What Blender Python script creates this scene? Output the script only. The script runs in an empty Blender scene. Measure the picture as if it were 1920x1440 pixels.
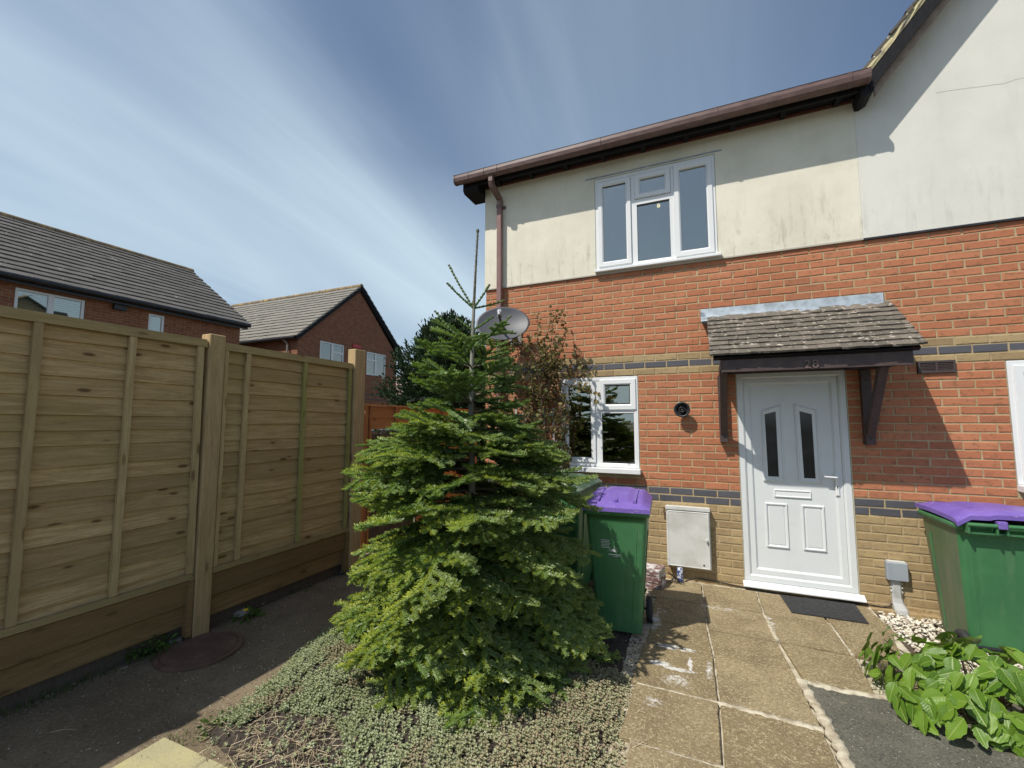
import bpy, bmesh, math, random
import numpy as np
from mathutils import Vector, Matrix, noise as mnoise
random.seed(7); rng = np.random.default_rng(7)
S = bpy.context.scene
COL = S.collection
R = math.radians

# ------------------------------------------------------------------ camera
cam_d = bpy.data.cameras.new('camera'); cam = bpy.data.objects.new('camera', cam_d); COL.objects.link(cam)
S.camera = cam
cam_d.sensor_width = 36; cam_d.lens = 817.756 / 1920 * 36; cam_d.clip_start = .05; cam_d.clip_end = 3000
CAM = Vector((2.5414, -4.9591, 1.6388))
cr = Vector((.916018, .401136, .000573)); cu = Vector((.033965, -.078984, .996297)); cf = Vector((-.399696, .912607, .085975))
mw = Matrix.Identity(4)
for i in range(3):
    mw[i][0] = cr[i]; mw[i][1] = cu[i]; mw[i][2] = -cf[i]; mw[i][3] = CAM[i]
cam.matrix_world = mw

# ------------------------------------------------------------------ world, sun, exposure
SUN = Vector((-.68, -1.0, 1.70)).normalized()
W = bpy.data.worlds.new('World'); S.world = W; W.use_nodes = True
nt = W.node_tree; N = nt.nodes; L = nt.links; N.clear()
def nd(t, **k):
    n = N.new(t)
    for a, b in k.items(): setattr(n, a, b)
    return n
out = nd('ShaderNodeOutputWorld'); bg = nd('ShaderNodeBackground'); bg.inputs[1].default_value = .112
sky = nd('ShaderNodeTexSky', sky_type='NISHITA', sun_disc=False)
sky.sun_elevation = math.asin(SUN.z); sky.sun_rotation = math.atan2(SUN.x, SUN.y) % (2 * math.pi)
sky.altitude = 0; sky.air_density = 1.0; sky.dust_density = 0.9; sky.ozone_density = 1.6
tc = nd('ShaderNodeTexCoord'); sep = nd('ShaderNodeSeparateXYZ'); L.new(tc.outputs['Generated'], sep.inputs[0])
mx = nd('ShaderNodeMath', operation='MAXIMUM'); L.new(sep.outputs[2], mx.inputs[0]); mx.inputs[1].default_value = .0
ad = nd('ShaderNodeMath', operation='ADD'); L.new(mx.outputs[0], ad.inputs[0]); ad.inputs[1].default_value = .16
dx = nd('ShaderNodeMath', operation='DIVIDE'); dy = nd('ShaderNodeMath', operation='DIVIDE')
L.new(sep.outputs[0], dx.inputs[0]); L.new(ad.outputs[0], dx.inputs[1]); L.new(sep.outputs[1], dy.inputs[0]); L.new(ad.outputs[0], dy.inputs[1])
cmb = nd('ShaderNodeCombineXYZ'); L.new(dx.outputs[0], cmb.inputs[0]); L.new(dy.outputs[0], cmb.inputs[1])
def cloud(rot, sc, scale, detail, dist, rough, lo, hi, off=0):
    mp = nd('ShaderNodeMapping'); mp.inputs['Rotation'].default_value = (0, 0, R(rot)); mp.inputs['Scale'].default_value = sc; mp.inputs['Location'].default_value = (off, off * .7, 0)
    L.new(cmb.outputs[0], mp.inputs[0])
    no = nd('ShaderNodeTexNoise'); no.inputs['Scale'].default_value = scale; no.inputs['Detail'].default_value = detail; no.inputs['Distortion'].default_value = dist; no.inputs['Roughness'].default_value = rough
    L.new(mp.outputs[0], no.inputs[0])
    mr = nd('ShaderNodeMapRange'); mr.interpolation_type = 'SMOOTHSTEP'; mr.inputs[1].default_value = lo; mr.inputs[2].default_value = hi
    L.new(no.outputs[0], mr.inputs[0]); return mr.outputs[0]
CR = 62
c1 = cloud(CR, (1.0, .34, 1), .95, 6, .9, .50, .34, .74, 3.3)
c2 = cloud(CR + 20, (.9, .45, 1), .55, 3, .5, .5, .36, .64, 9.1)
c3 = cloud(CR - 6, (2.6, .30, 1), 1.5, 8, 1.0, .58, .46, .80, 5.2)
def mth(op, a, b, clamp=False):
    m = nd('ShaderNodeMath', operation=op); m.use_clamp = clamp
    for i, v in enumerate((a, b)):
        if isinstance(v, (int, float)): m.inputs[i].default_value = v
        else: L.new(v, m.inputs[i])
    return m.outputs[0]
# more cirrus towards the west (-x) and near the horizon
wr = nd('ShaderNodeMapRange'); wr.inputs[1].default_value = .30; wr.inputs[2].default_value = -.70; wr.inputs[3].default_value = .06; wr.inputs[4].default_value = 1.0; L.new(sep.outputs[0], wr.inputs[0])
hz = nd('ShaderNodeMapRange'); hz.inputs[1].default_value = .52; hz.inputs[2].default_value = .02; hz.inputs[3].default_value = 0.0; hz.inputs[4].default_value = .80; L.new(sep.outputs[2], hz.inputs[0])
body = mth('MULTIPLY', mth('ADD', mth('MULTIPLY', c1, .50), mth('ADD', mth('MULTIPLY', c3, .15), mth('MULTIPLY', c2, .38))), wr.outputs[0])
fac = mth('ADD', mth('ADD', mth('MULTIPLY', body, .95), .0), mth('MULTIPLY', hz.outputs[0], mth('ADD', mth('MULTIPLY', c2, .35), .65)), True)
mixc = nd('ShaderNodeMix', data_type='RGBA'); L.new(fac, mixc.inputs[0]); L.new(sky.outputs[0], mixc.inputs[6]); mixc.inputs[7].default_value = (5.3, 6.6, 7.6, 1)
L.new(mixc.outputs[2], bg.inputs[0]); L.new(bg.outputs[0], out.inputs[0])

sun_d = bpy.data.lights.new('sun', 'SUN'); sun = bpy.data.objects.new('sun', sun_d); COL.objects.link(sun)
sun_d.energy = 4.6; sun_d.angle = R(.55); sun_d.color = (1.0, .945, .86)
sun.rotation_euler = (-SUN).to_track_quat('-Z', 'Y').to_euler()
S.view_settings.view_transform = 'Standard'; S.view_settings.look = 'None'; S.view_settings.gamma = 1; S.view_settings.exposure = 0.0
S.view_settings.use_curve_mapping = False
try:
    S.cycles.max_bounces = 8; S.cycles.transparent_max_bounces = 12
except Exception: pass

# ------------------------------------------------------------------ helpers
ORG = {}
def tag(o, label=None, cat=None, group=None, kind=None):
    for k, v in (('label', label), ('category', cat), ('group', group), ('kind', kind)):
        if v: o[k] = v
    return o
def thing(name, loc, label, cat, group=None, rz=0):
    o = bpy.data.objects.new(name, None); COL.objects.link(o); o.location = loc; o.rotation_euler = (0, 0, rz)
    o.empty_display_size = .1; ORG[o] = Vector(loc)
    return tag(o, label, cat, group)
def link(name, me, parent=None, loc=None):
    o = bpy.data.objects.new(name, me); COL.objects.link(o)
    if parent is not None: o.parent = parent
    if loc is not None: o.location = loc
    ORG[o] = ORG.get(parent, Vector((0, 0, 0)))
    return o
class MB:
    """collects geometry in world space (or local if the parent says so)"""
    def __init__(s): s.v = []; s.f = []; s.m = []; s.sm = []
    def add(s, vs, fs, mi=0, smooth=False):
        b = len(s.v); s.v += [tuple(v) for v in vs]
        for f in fs: s.f.append(tuple(b + i for i in f)); s.m.append(mi); s.sm.append(smooth)
    def box(s, x0, x1, y0, y1, z0, z1, mi=0, M=None):
        vs = [Vector(p) for p in ((x0,y0,z0),(x1,y0,z0),(x1,y1,z0),(x0,y1,z0),(x0,y0,z1),(x1,y0,z1),(x1,y1,z1),(x0,y1,z1))]
        if M is not None: vs = [M @ v for v in vs]
        s.add(vs, [(0,3,2,1),(4,5,6,7),(0,1,5,4),(1,2,6,5),(2,3,7,6),(3,0,4,7)], mi); return s
    def bar(s, a, b, w, h, up=(0,0,1), mi=0):
        a = Vector(a); b = Vector(b); d = (b - a).normalized(); u = Vector(up); r = d.cross(u)
        if r.length < 1e-4: r = d.cross(Vector((0,1,0)))
        r.normalize(); u = r.cross(d); vs = []
        for p in (a, b):
            for i, j in ((-1,-1),(1,-1),(1,1),(-1,1)): vs.append(p + r * (i * w / 2) + u * (j * h / 2))
        s.add(vs, [(0,1,2,3),(7,6,5,4),(0,4,5,1),(1,5,6,2),(2,6,7,3),(3,7,4,0)], mi); return s
    def tube(s, pts, rad, n=8, mi=0, caps=True, smooth=True, flat=None):
        pts = [Vector(p) for p in pts]; rs = rad if isinstance(rad, (list, tuple)) else [rad] * len(pts); rings = []
        prev = None
        for i, p in enumerate(pts):
            d = (pts[min(i + 1, len(pts) - 1)] - pts[max(i - 1, 0)]).normalized()
            if prev is None: r = d.cross(Vector((0, 0, 1)));  r = r if r.length > 1e-3 else d.cross(Vector((0, 1, 0)))
            else: r = prev - d * prev.dot(d)
            r.normalize(); prev = r; u = d.cross(r)
            ph = math.pi / n if n == 4 else 0
            rings.append([p + (r * math.cos(2 * math.pi * k / n + ph) + u * math.sin(2 * math.pi * k / n + ph)) * rs[i] for k in range(n)])
        s.loft(rings, mi, caps, smooth and n > 4); return s
    def loft(s, rings, mi=0, caps=True, smooth=False, closed=True):
        n = len(rings[0]); vs = [v for r in rings for v in r]; fs = []
        for i in range(len(rings) - 1):
            for k in range(n if closed else n - 1):
                k2 = (k + 1) % n; fs.append((i*n+k, i*n+k2, (i+1)*n+k2, (i+1)*n+k))
        s.add(vs, fs, mi, smooth)
        if caps:
            s.add(rings[0], [tuple(reversed(range(n)))], mi); s.add(rings[-1], [tuple(range(n))], mi)
        return s
    def prism(s, poly, axis, a, b, mi=0):
        def P(p, t):
            return {0: (t, p[0], p[1]), 1: (p[0], t, p[1]), 2: (p[0], p[1], t)}[axis]
        n = len(poly); vs = [P(p, a) for p in poly] + [P(p, b) for p in poly]
        fs = [tuple(range(n)), tuple(reversed(range(n, 2 * n)))] + [(i, n + i, n + (i + 1) % n, (i + 1) % n) for i in range(n)]
        s.add(vs, fs, mi); return s
    def build(s, name, mats, parent=None, bevel=0, local=False, fix=True, seg=1):
        me = bpy.data.meshes.new(name)
        o = ORG.get(parent, Vector((0, 0, 0))) if not local else Vector((0, 0, 0))
        me.from_pydata([(v[0] - o.x, v[1] - o.y, v[2] - o.z) for v in s.v], [], s.f)
        mats = mats if isinstance(mats, (list, tuple)) else [mats]
        for m in mats: me.materials.append(m)
        me.polygons.foreach_set('material_index', s.m); me.polygons.foreach_set('use_smooth', s.sm)
        if fix or bevel:
            bm = bmesh.new(); bm.from_mesh(me)
            if bevel:
                bmesh.ops.remove_doubles(bm, verts=bm.verts, dist=1e-5)
            bmesh.ops.recalc_face_normals(bm, faces=bm.faces)
            if bevel:
                ed = [e for e in bm.edges if len(e.link_faces) == 2 and e.calc_face_angle(0) > .5]
                bmesh.ops.bevel(bm, geom=ed, offset=bevel, segments=seg, affect='EDGES', profile=.6, clamp_overlap=True)
            bm.to_mesh(me); bm.free()
        me.update()
        ob = link(name, me, parent)
        return ob
def np_mesh(name, V, F, mat, parent=None, attr=None, org=True, smooth=False, attr_faces=None):
    me = bpy.data.meshes.new(name); V = np.asarray(V, np.float32); F = np.asarray(F, np.int32); k = F.shape[1]
    if parent is not None and org:
        o = ORG[parent]; V = V - np.array([o.x, o.y, o.z], np.float32)
    me.vertices.add(len(V)); me.vertices.foreach_set('co', V.ravel())
    me.loops.add(F.size); me.loops.foreach_set('vertex_index', F.ravel())
    me.polygons.add(len(F)); me.polygons.foreach_set('loop_start', np.arange(0, F.size, k, dtype=np.int32))
    me.polygons.foreach_set('use_smooth', np.full(len(F), smooth))
    me.materials.append(mat); me.update(calc_edges=True)
    if attr is not None:
        a = me.color_attributes.new('tone', 'FLOAT_COLOR', 'POINT'); c = np.ones((len(V), 4), np.float32); c[:, :attr.shape[1]] = attr
        a.data.foreach_set('color', c.ravel())
    return link(name, me, parent)

# ---- materials
class NT:
    def __init__(s, name):
        s.mat = bpy.data.materials.new(name); s.mat.use_nodes = True; s.t = s.mat.node_tree; s.t.nodes.clear()
        s.out = s.n('ShaderNodeOutputMaterial'); s.b = s.n('ShaderNodeBsdfPrincipled'); s.l(s.b.outputs[0], s.out.inputs[0])
    def n(s, t, **k):
        n = s.t.nodes.new(t)
        for a, b in k.items(): setattr(n, a, b)
        return n
    def l(s, a, b): s.t.links.new(a, b)
    def val(s, sock, v):
        if isinstance(v, (int, float)): sock.default_value = v
        elif isinstance(v, tuple): sock.default_value = v if len(v) == 4 or len(sock.default_value) == 3 else v + (1,)
        else: s.l(v, sock)
    def pos(s, scale=(1, 1, 1), rot=(0, 0, 0), obj=False):
        m = s.n('ShaderNodeMapping'); m.inputs['Scale'].default_value = scale; m.inputs['Rotation'].default_value = rot
        if obj: src = s.n('ShaderNodeTexCoord').outputs['Object']
        else: src = s.n('ShaderNodeNewGeometry').outputs['Position']
        s.l(src, m.inputs[0]); return m.outputs[0]
    def noise(s, vec, scale, detail=6, rough=.6, dist=0):
        n = s.n('ShaderNodeTexNoise'); n.inputs['Scale'].default_value = scale; n.inputs['Detail'].default_value = detail
        n.inputs['Roughness'].default_value = rough; n.inputs['Distortion'].default_value = dist; s.l(vec, n.inputs[0]); return n.outputs[0]
    def vor(s, vec, scale, feat='F1', out='Distance'):
        n = s.n('ShaderNodeTexVoronoi', feature=feat); n.inputs['Scale'].default_value = scale; s.l(vec, n.inputs['Vector']); return n.outputs[out]
    def rmp(s, v, lo, hi, a=0., b=1., smooth=True):
        m = s.n('ShaderNodeMapRange'); m.interpolation_type = 'SMOOTHSTEP' if smooth else 'LINEAR'
        s.val(m.inputs[0], v)
        for i, x in enumerate((lo, hi, a, b)): m.inputs[i + 1].default_value = x
        return m.outputs[0]
    def mix(s, f, a, b, mode='MIX'):
        m = s.n('ShaderNodeMix', data_type='RGBA', blend_type=mode); s.val(m.inputs[0], f); s.val(m.inputs[6], a); s.val(m.inputs[7], b); return m.outputs[2]
    def m(s, op, a, b=0., clamp=False):
        m = s.n('ShaderNodeMath', operation=op); m.use_clamp = clamp; s.val(m.inputs[0], a); s.val(m.inputs[1], b); return m.outputs[0]
    def rand(s):
        o = s.n('ShaderNodeObjectInfo').outputs['Random']; g = s.n('ShaderNodeNewGeometry').outputs['Random Per Island']
        return s.m('FRACT', s.m('ADD', o, g))
    def bump(s, h, dist=.002, strength=1.):
        b = s.n('ShaderNodeBump'); b.inputs['Distance'].default_value = dist; b.inputs['Strength'].default_value = strength; s.l(h, b.inputs['Height']); s.l(b.outputs[0], s.b.inputs['Normal'])
    def col(s, c): s.val(s.b.inputs['Base Color'], c)
    def rough(s, r): s.val(s.b.inputs['Roughness'], r)
    def spec(s, r): s.b.inputs['Specular IOR Level'].default_value = r
def simple(name, c, c2=None, scale=6, rough=.6, bump=0, bscale=80, lo=.35, hi=.7, stretch=(1, 1, 1), spec=.5, metal=0):
    t = NT(name); p = t.pos(stretch)
    col = c
    if c2: col = t.mix(t.rmp(t.noise(p, scale), lo, hi), c, c2)
    t.col(col); t.rough(rough); t.spec(spec); t.b.inputs['Metallic'].default_value = metal
    if bump: t.bump(t.noise(p, bscale, 5), bump)
    return t.mat
M = {}
def brick_mat(name, base, hi, dark, dirt, smudge=.5, rr=.85, spec=.3, yel=None):
    t = NT(name); p = t.pos(); r = t.rand()
    c = t.mix(t.rmp(r, 0, 1, .25, .75), base, hi)
    r2 = t.m('FRACT', t.m('MULTIPLY', r, 17.3))
    c = t.mix(t.m('MULTIPLY', t.rmp(r2, .72, .95), .4), c, dark)
    n1 = t.noise(t.pos((1.2, 1.2, 2.0)), 15, 6, .7)
    c = t.mix(t.m('MULTIPLY', t.rmp(n1, .50, .68), smudge), c, dirt)
    c = t.mix(t.m('MULTIPLY', t.rmp(t.noise(p, 55, 4, .7), .55, .72), smudge * .6), c, tuple(min(1, x * 1.35) for x in hi))
    n2 = t.noise(p, 1.3, 3)
    c = t.mix(t.m('MULTIPLY', t.rmp(n2, .45, .75), .22), c, dirt)
    n3 = t.noise(p, 240, 4, .7)
    c = t.mix(t.m('MULTIPLY', t.rmp(n3, .5, .8), .30), c, dirt)
    if yel: c = t.mix(t.m('MULTIPLY', t.rmp(t.noise(p, 5), .55, .7), .5), c, yel)
    t.col(c); t.rough(rr); t.spec(spec); t.bump(t.noise(p, 130, 6, .7), .0022); return t.mat
M['red'] = brick_mat('red_brick', (.42, .145, .070), (.52, .220, .115), (.29, .115, .065), (.21, .105, .055), .85)
M['buff'] = brick_mat('buff_brick', (.33, .235, .120), (.46, .345, .185), (.24, .16, .085), (.19, .13, .07), .7, yel=(.46, .35, .15))
M['blue'] = brick_mat('blue_brick', (.075, .077, .09), (.10, .10, .115), (.05, .05, .06), (.15, .14, .14), .25, .5, .5)
t = NT('mortar'); p = t.pos(); c = t.mix(t.rmp(t.noise(p, 7), .35, .65), (.39, .295, .165), (.49, .385, .225)); c = t.mix(t.m('MULTIPLY', t.rmp(t.noise(p, 40), .5, .8), .6), c, (.22, .17, .10))
t.col(c); t.rough(.95); t.bump(t.noise(p, 300, 5, .7), .003); M['mortar'] = t.mat
def render_mat(name, a, b, stain, z0, amt):
    t = NT(name); p = t.pos(); c = t.mix(t.rmp(t.noise(p, 1.6, 5), .35, .7), a, b)
    # weather streaks running down the wall, strongest near the bottom edge
    g = t.n('ShaderNodeSeparateXYZ'); t.l(t.n('ShaderNodeNewGeometry').outputs['Position'], g.inputs[0])
    low = t.rmp(g.outputs[2], z0 + .75, z0)
    st = t.rmp(t.noise(t.pos((7, 1, 1.1)), 1.6, 7, .68), .50, .74)
    c = t.mix(t.m('MULTIPLY', t.m('MULTIPLY', st, t.m('ADD', low, .12)), amt), c, stain)
    c = t.mix(t.m('MULTIPLY', t.rmp(t.noise(p, 11, 8, .75), .54, .74), t.m('MULTIPLY', low, amt * .7)), c, stain)
    c = t.mix(t.m('MULTIPLY', t.rmp(t.noise(t.pos((3, 1, .8)), 1.3, 4), .5, .8), .16), c, stain)
    t.col(c); t.rough(.92); t.spec(.2); t.bump(t.noise(p, 210, 5, .75), .0035); return t.mat
M['cream'] = render_mat('cream_render', (.83, .79, .65), (.72, .685, .555), (.36, .34, .24), 3.36, .75)
M['white_render'] = render_mat('white_render', (.78, .765, .69), (.71, .70, .63), (.40, .40, .34), 3.36, .38)
def upvc(name, c=(.77, .785, .78)):
    t = NT(name); p = t.pos(); t.col(t.mix(t.m('MULTIPLY', t.rmp(t.noise(p, 5, 6), .5, .8), .35), c, (c[0] * .78, c[1] * .78, c[2] * .74))); t.rough(.28); t.spec(.45); return t.mat
M['upvc'] = upvc('white_upvc'); M['door_white'] = upvc('door_skin', (.69, .715, .71))
t = NT('window_glass')
t.t.nodes.remove(t.b); gl = t.n('ShaderNodeBsdfGlossy'); gl.inputs['Roughness'].default_value = .015; gl.inputs['Color'].default_value = (1, .98, .90, 1)
tr = t.n('ShaderNodeBsdfTransparent'); tr.inputs['Color'].default_value = (.70, .76, .74, 1); fr = t.n('ShaderNodeFresnel'); fr.inputs['IOR'].default_value = 1.9
mxs = t.n('ShaderNodeMixShader'); t.l(t.m('ADD', fr.outputs[0], .18), mxs.inputs[0]); t.l(tr.outputs[0], mxs.inputs[1]); t.l(gl.outputs[0], mxs.inputs[2]); t.l(mxs.outputs[0], t.out.inputs[0]); M['glass'] = t.mat
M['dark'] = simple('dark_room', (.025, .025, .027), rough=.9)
M['blind'] = simple('pale_wall', (.62, .63, .62), rough=.9)
M['gutter'] = simple('brown_gutter_plastic', (.125, .075, .064), (.185, .115, .100), 9, .42, stretch=(1, 1, 3))
M['pipe'] = simple('faded_brown_downpipe', (.20, .105, .092), (.26, .15, .13), 5, .4)
M['black_wood'] = simple('black_painted_timber', (.010, .010, .011), (.018, .018, .018), 12, .6, .0008, 30, stretch=(8, 8, 1), spec=.2)
M['brown_wood'] = simple('dark_brown_stained_timber', (.062, .040, .036), (.090, .060, .054), 14, .55, .001, 30, stretch=(1, 1, 1))
M['soffit'] = simple('weathered_brown_soffit', (.34, .26, .20), (.22, .16, .12), 10, .7, .001, 60)
M['lead'] = simple('lead_flashing', (.36, .42, .47), (.24, .28, .31), 14, .45, .002, 30, metal=.3)
M['verge_mortar'] = simple('pale_verge_mortar', (.60, .52, .30), (.36, .31, .22), 9, .9, .004, 70, .45, .65)
M['rubber'] = simple('black_rubber', (.022, .022, .024), (.035, .035, .036), 20, .7, .001, 90)
M['black_plastic'] = simple('black_plastic', (.015, .015, .017), (.03, .03, .032), 10, .38)
def tile_mat(name, a, b, lich, lo, hi, sc=16, orange=None):
    t = NT(name); p = t.pos(); r = t.rand(); c = t.mix(r, a, b)
    c = t.mix(t.rmp(t.noise(p, 60, 5, .7), .5, .8, 0, .5), c, (a[0] * .55, a[1] * .55, a[2] * .55))
    c = t.mix(t.rmp(t.noise(p, sc, 8, .7, .6), lo, hi), c, lich)
    if orange: c = t.mix(t.rmp(t.noise(t.pos((1, 1, 1)), 3.1, 6), .54, .66, 0, .6), c, orange)
    t.col(c); t.rough(.9); t.spec(.25); t.bump(t.noise(p, 150, 5, .7), .003); return t.mat
M['canopy_tile'] = tile_mat('lichen_covered_plain_tile', (.110, .098, .080), (.185, .160, .130), (.60, .54, .44), .555, .66, 19)
M['roof_tile'] = tile_mat('grey_concrete_roof_tile', (.125, .118, .105), (.165, .155, .14), (.55, .54, .48), .645, .69, 3.4)
M['roof_tile2'] = tile_mat('sunlit_concrete_roof_tile', (.20, .19, .165), (.25, .235, .20), (.45, .44, .38), .62, .70, 5)  # paler copy of the roof tile, sunlight put into its colour
M['ridge_tile'] = tile_mat('lichened_ridge_tile', (.20, .16, .11), (.26, .20, .13), (.42, .30, .14), .48, .62, 3)
M['pink_tile'] = simple('distant_pink_tiles', (.30, .20, .17), (.36, .25, .22), 3, .9)
def wood_mat(name, a, b, knot, green=None, axis='y', rr=.85, streak=.5):
    t = NT(name)
    sc = {'y': (14, 1.0, 14), 'z': (14, 14, 1.0), 'x': (1.0, 14, 14)}[axis]
    r = t.rand(); off = t.n('ShaderNodeVectorMath', operation='ADD'); cx = t.n('ShaderNodeCombineXYZ'); rr_ = t.m('MULTIPLY', r, 37.)
    for i in range(3): t.l(rr_, cx.inputs[i])
    t.l(t.n('ShaderNodeNewGeometry').outputs['Position'], off.inputs[0]); t.l(cx.outputs[0], off.inputs[1])
    mp = t.n('ShaderNodeMapping'); mp.inputs['Scale'].default_value = sc; t.l(off.outputs[0], mp.inputs[0]); p = mp.outputs[0]
    n = t.noise(p, 2.4, 8, .6, 1.2); c = t.mix(t.rmp(n, .32, .7), a, b)
    c = t.mix(t.rmp(r, 0, 1, 0, .55), c, tuple(x * .66 for x in a))
    g2 = t.noise(p, 9, 5, .7, .4); c = t.mix(t.m('MULTIPLY', t.rmp(g2, .5, .75), streak), c, tuple(x * .60 for x in b))
    mk = t.n('ShaderNodeMapping'); mk.inputs['Scale'].default_value = {'y': (3, 1.9, 5.5), 'z': (5.5, 5.5, 1.6), 'x': (1.9, 3, 5.5)}[axis]; t.l(off.outputs[0], mk.inputs[0])
    v = t.vor(mk.outputs[0], 1.9); kn = t.rmp(v, .17, .09); c = t.mix(t.m('MULTIPLY', t.rmp(t.noise(mp.outputs[0], 26, 3, .6, .3), .5, .62), .28), c, tuple(x * .5 for x in a)); c = t.mix(t.m('MULTIPLY', t.rmp(v, .42, .15), .35), c, tuple(x * .8 for x in a)); c = t.mix(t.m('MULTIPLY', kn, .85), c, knot)
    big = t.rmp(t.noise(t.pos(), 1.1, 4), .45, .7)
    if green: c = t.mix(t.m('MULTIPLY', big, .32), c, green)
    t.col(c); t.rough(rr); t.spec(.25); t.bump(n, .003); return t.mat
M['board'] = wood_mat('weathered_fence_board', (.42, .285, .13), (.67, .48, .245), (.12, .06, .025), (.38, .30, .10))
M['batten'] = wood_mat('fence_batten', (.44, .32, .155), (.60, .46, .25), (.2, .12, .06), (.48, .40, .17), 'z')
M['rail'] = wood_mat('fence_rail', (.40, .30, .14), (.52, .40, .20), (.22, .13, .06), (.42, .36, .15))
M['post'] = wood_mat('fence_post', (.42, .295, .145), (.60, .44, .24), (.2, .12, .06), None, 'z')
M['gravelboard'] = wood_mat('gravel_board', (.24, .15, .065), (.34, .22, .10), (.13, .08, .035), None, streak=.3)
M['orange_board'] = wood_mat('orange_stained_board', (.52, .235, .085), (.64, .32, .13), (.25, .08, .02), None)
M['orange_batten'] = wood_mat('orange_stained_batten', (.46, .20, .075), (.56, .27, .11), (.25, .08, .02), None, 'z')
M['old_board'] = wood_mat('grey_rotten_board', (.11, .085, .065), (.17, .14, .11), (.05, .04, .03), None, 'z')
M['green_batten'] = wood_mat('algae_green_batten', (.36, .33, .11), (.46, .42, .17), (.2, .16, .05), (.34, .36, .12), 'z')
# ------------------------------------------------------------------ wall helpers
def cells(x0, x1, z0, z1, holes):
    xs = sorted({x0, x1, *[max(x0, min(x1, h[i])) for h in holes for i in (0, 1)]}); zs = sorted({z0, z1, *[max(z0, min(z1, h[i])) for h in holes for i in (2, 3)]})
    for a, b in zip(xs, xs[1:]):
        for c, d in zip(zs, zs[1:]):
            if b - a < 1e-6 or d - c < 1e-6: continue
            cx, cz = (a + b) / 2, (c + d) / 2
            if not any(h[0] < cx < h[1] and h[2] < cz < h[3] for h in holes): yield a, b, c, d
def wall_sheet(mb, x0, x1, z0, z1, holes, y, depth, mi=0, edge=True):
    for a, b, c, d in cells(x0, x1, z0, z1, holes): mb.add([(a, y, c), (b, y, c), (b, y, d), (a, y, d)], [(0, 1, 2, 3)], mi)
    loops = [h for h in holes if h[0] >= x0 - .01 and h[1] <= x1 + .01 and h[3] > z0 and h[2] < z1]
    for h in loops:
        a, b, c, d = h[0], h[1], max(z0, h[2]), min(z1, h[3]); y2 = y + depth
        mb.add([(a, y, c), (b, y, c), (b, y2, c), (a, y2, c)], [(0, 1, 2, 3)], mi); mb.add([(a, y, d), (b, y, d), (b, y2, d), (a, y2, d)], [(3, 2, 1, 0)], mi)
        mb.add([(a, y, c), (a, y2, c), (a, y2, d), (a, y, d)], [(0, 1, 2, 3)], mi); mb.add([(b, y, c), (b, y2, c), (b, y2, d), (b, y, d)], [(3, 2, 1, 0)], mi)
    if edge:
        y2 = y + depth
        mb.add([(x0, y, z0), (x1, y, z0), (x1, y2, z0), (x0, y2, z0)], [(3, 2, 1, 0)], mi)
def brick_tmpl(seed, w=.2145, h=.0635, d=.06):
    r = random.Random(seed); c = .004; j = lambda s: r.uniform(-s, s)
    V = []
    for sx, sz in ((-1, -1), (1, -1), (1, 1), (-1, 1)): V.append([sx * w / 2 + j(.002), j(.0006), sz * h / 2 + j(.0018)])
    fr = [[v[0] * (1 - 2 * c / w), -d / 2 + j(.0012), v[2] * (1 - 2 * c / h)] for v in V]
    md = [[v[0], -d / 2 + c, v[2]] for v in V]; bk = [[v[0], d / 2, v[2]] for v in V]
    F = [(0, 1, 2, 3)] + [(i, 4 + i, 4 + (i + 1) % 4, (i + 1) % 4) for i in range(4)] + [(4 + i, 8 + i, 8 + (i + 1) % 4, 4 + (i + 1) % 4) for i in range(4)]
    return np.array(fr + md + bk, float), F
TM = [brick_tmpl(i) for i in range(8)]
BME = {}
def brick_mesh(i, mat):
    if (i, mat) not in BME:
        me = bpy.data.meshes.new('brick'); me.from_pydata(TM[i][0].tolist(), [], TM[i][1]); me.materials.append(M[mat]); BME[(i, mat)] = me
    return BME[(i, mat)]
def row_mat(z):
    if z < .80: return 'buff'
    if z < .95: return 'blue'
    if z < 2.15: return 'red'
    if z < 2.225: return 'buff'
    if z < 2.30: return 'blue'
    if z < 2.375: return 'buff'
    return 'red'
def bricks(xa, xb, holes, phase=.055):
    out = []
    for k in range(-14, 34):
        z = .80 + .075 * k; zc = z + .0375
        if z > 3.30: continue
        ph = phase + (.1125 if k % 2 else 0)
        n = int((xa - ph) / .225) - 1
        for i in range(n, n + int((xb - xa) / .225) + 4):
            a = ph + i * .225 + .005 + random.uniform(-.0015, .0015); b = a + .215
            segs = [(max(a, xa), min(b, xb))]
            for h in holes:
                if h[2] - .02 < zc < h[3] + .0:
                    ns = []
                    for s in segs:
                        if s[1] <= h[0] or s[0] >= h[1]: ns.append(s); continue
                        if s[0] < h[0]: ns.append((s[0], h[0] - .004))
                        if s[1] > h[1]: ns.append((h[1] + .004, s[1]))
                    segs = ns
            for s in segs:
                if s[1] - s[0] > .025: out.append(((s[0] + s[1]) / 2, zc, s[1] - s[0], row_mat(z + .01)))
    return out
def to_px(p):
    d = Vector(p) - CAM; f = d.dot(cf)
    if f < .1: return None
    return 960 + 817.756 * d.dot(cr) / f, 720 - 817.756 * d.dot(cu) / f, f
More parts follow.
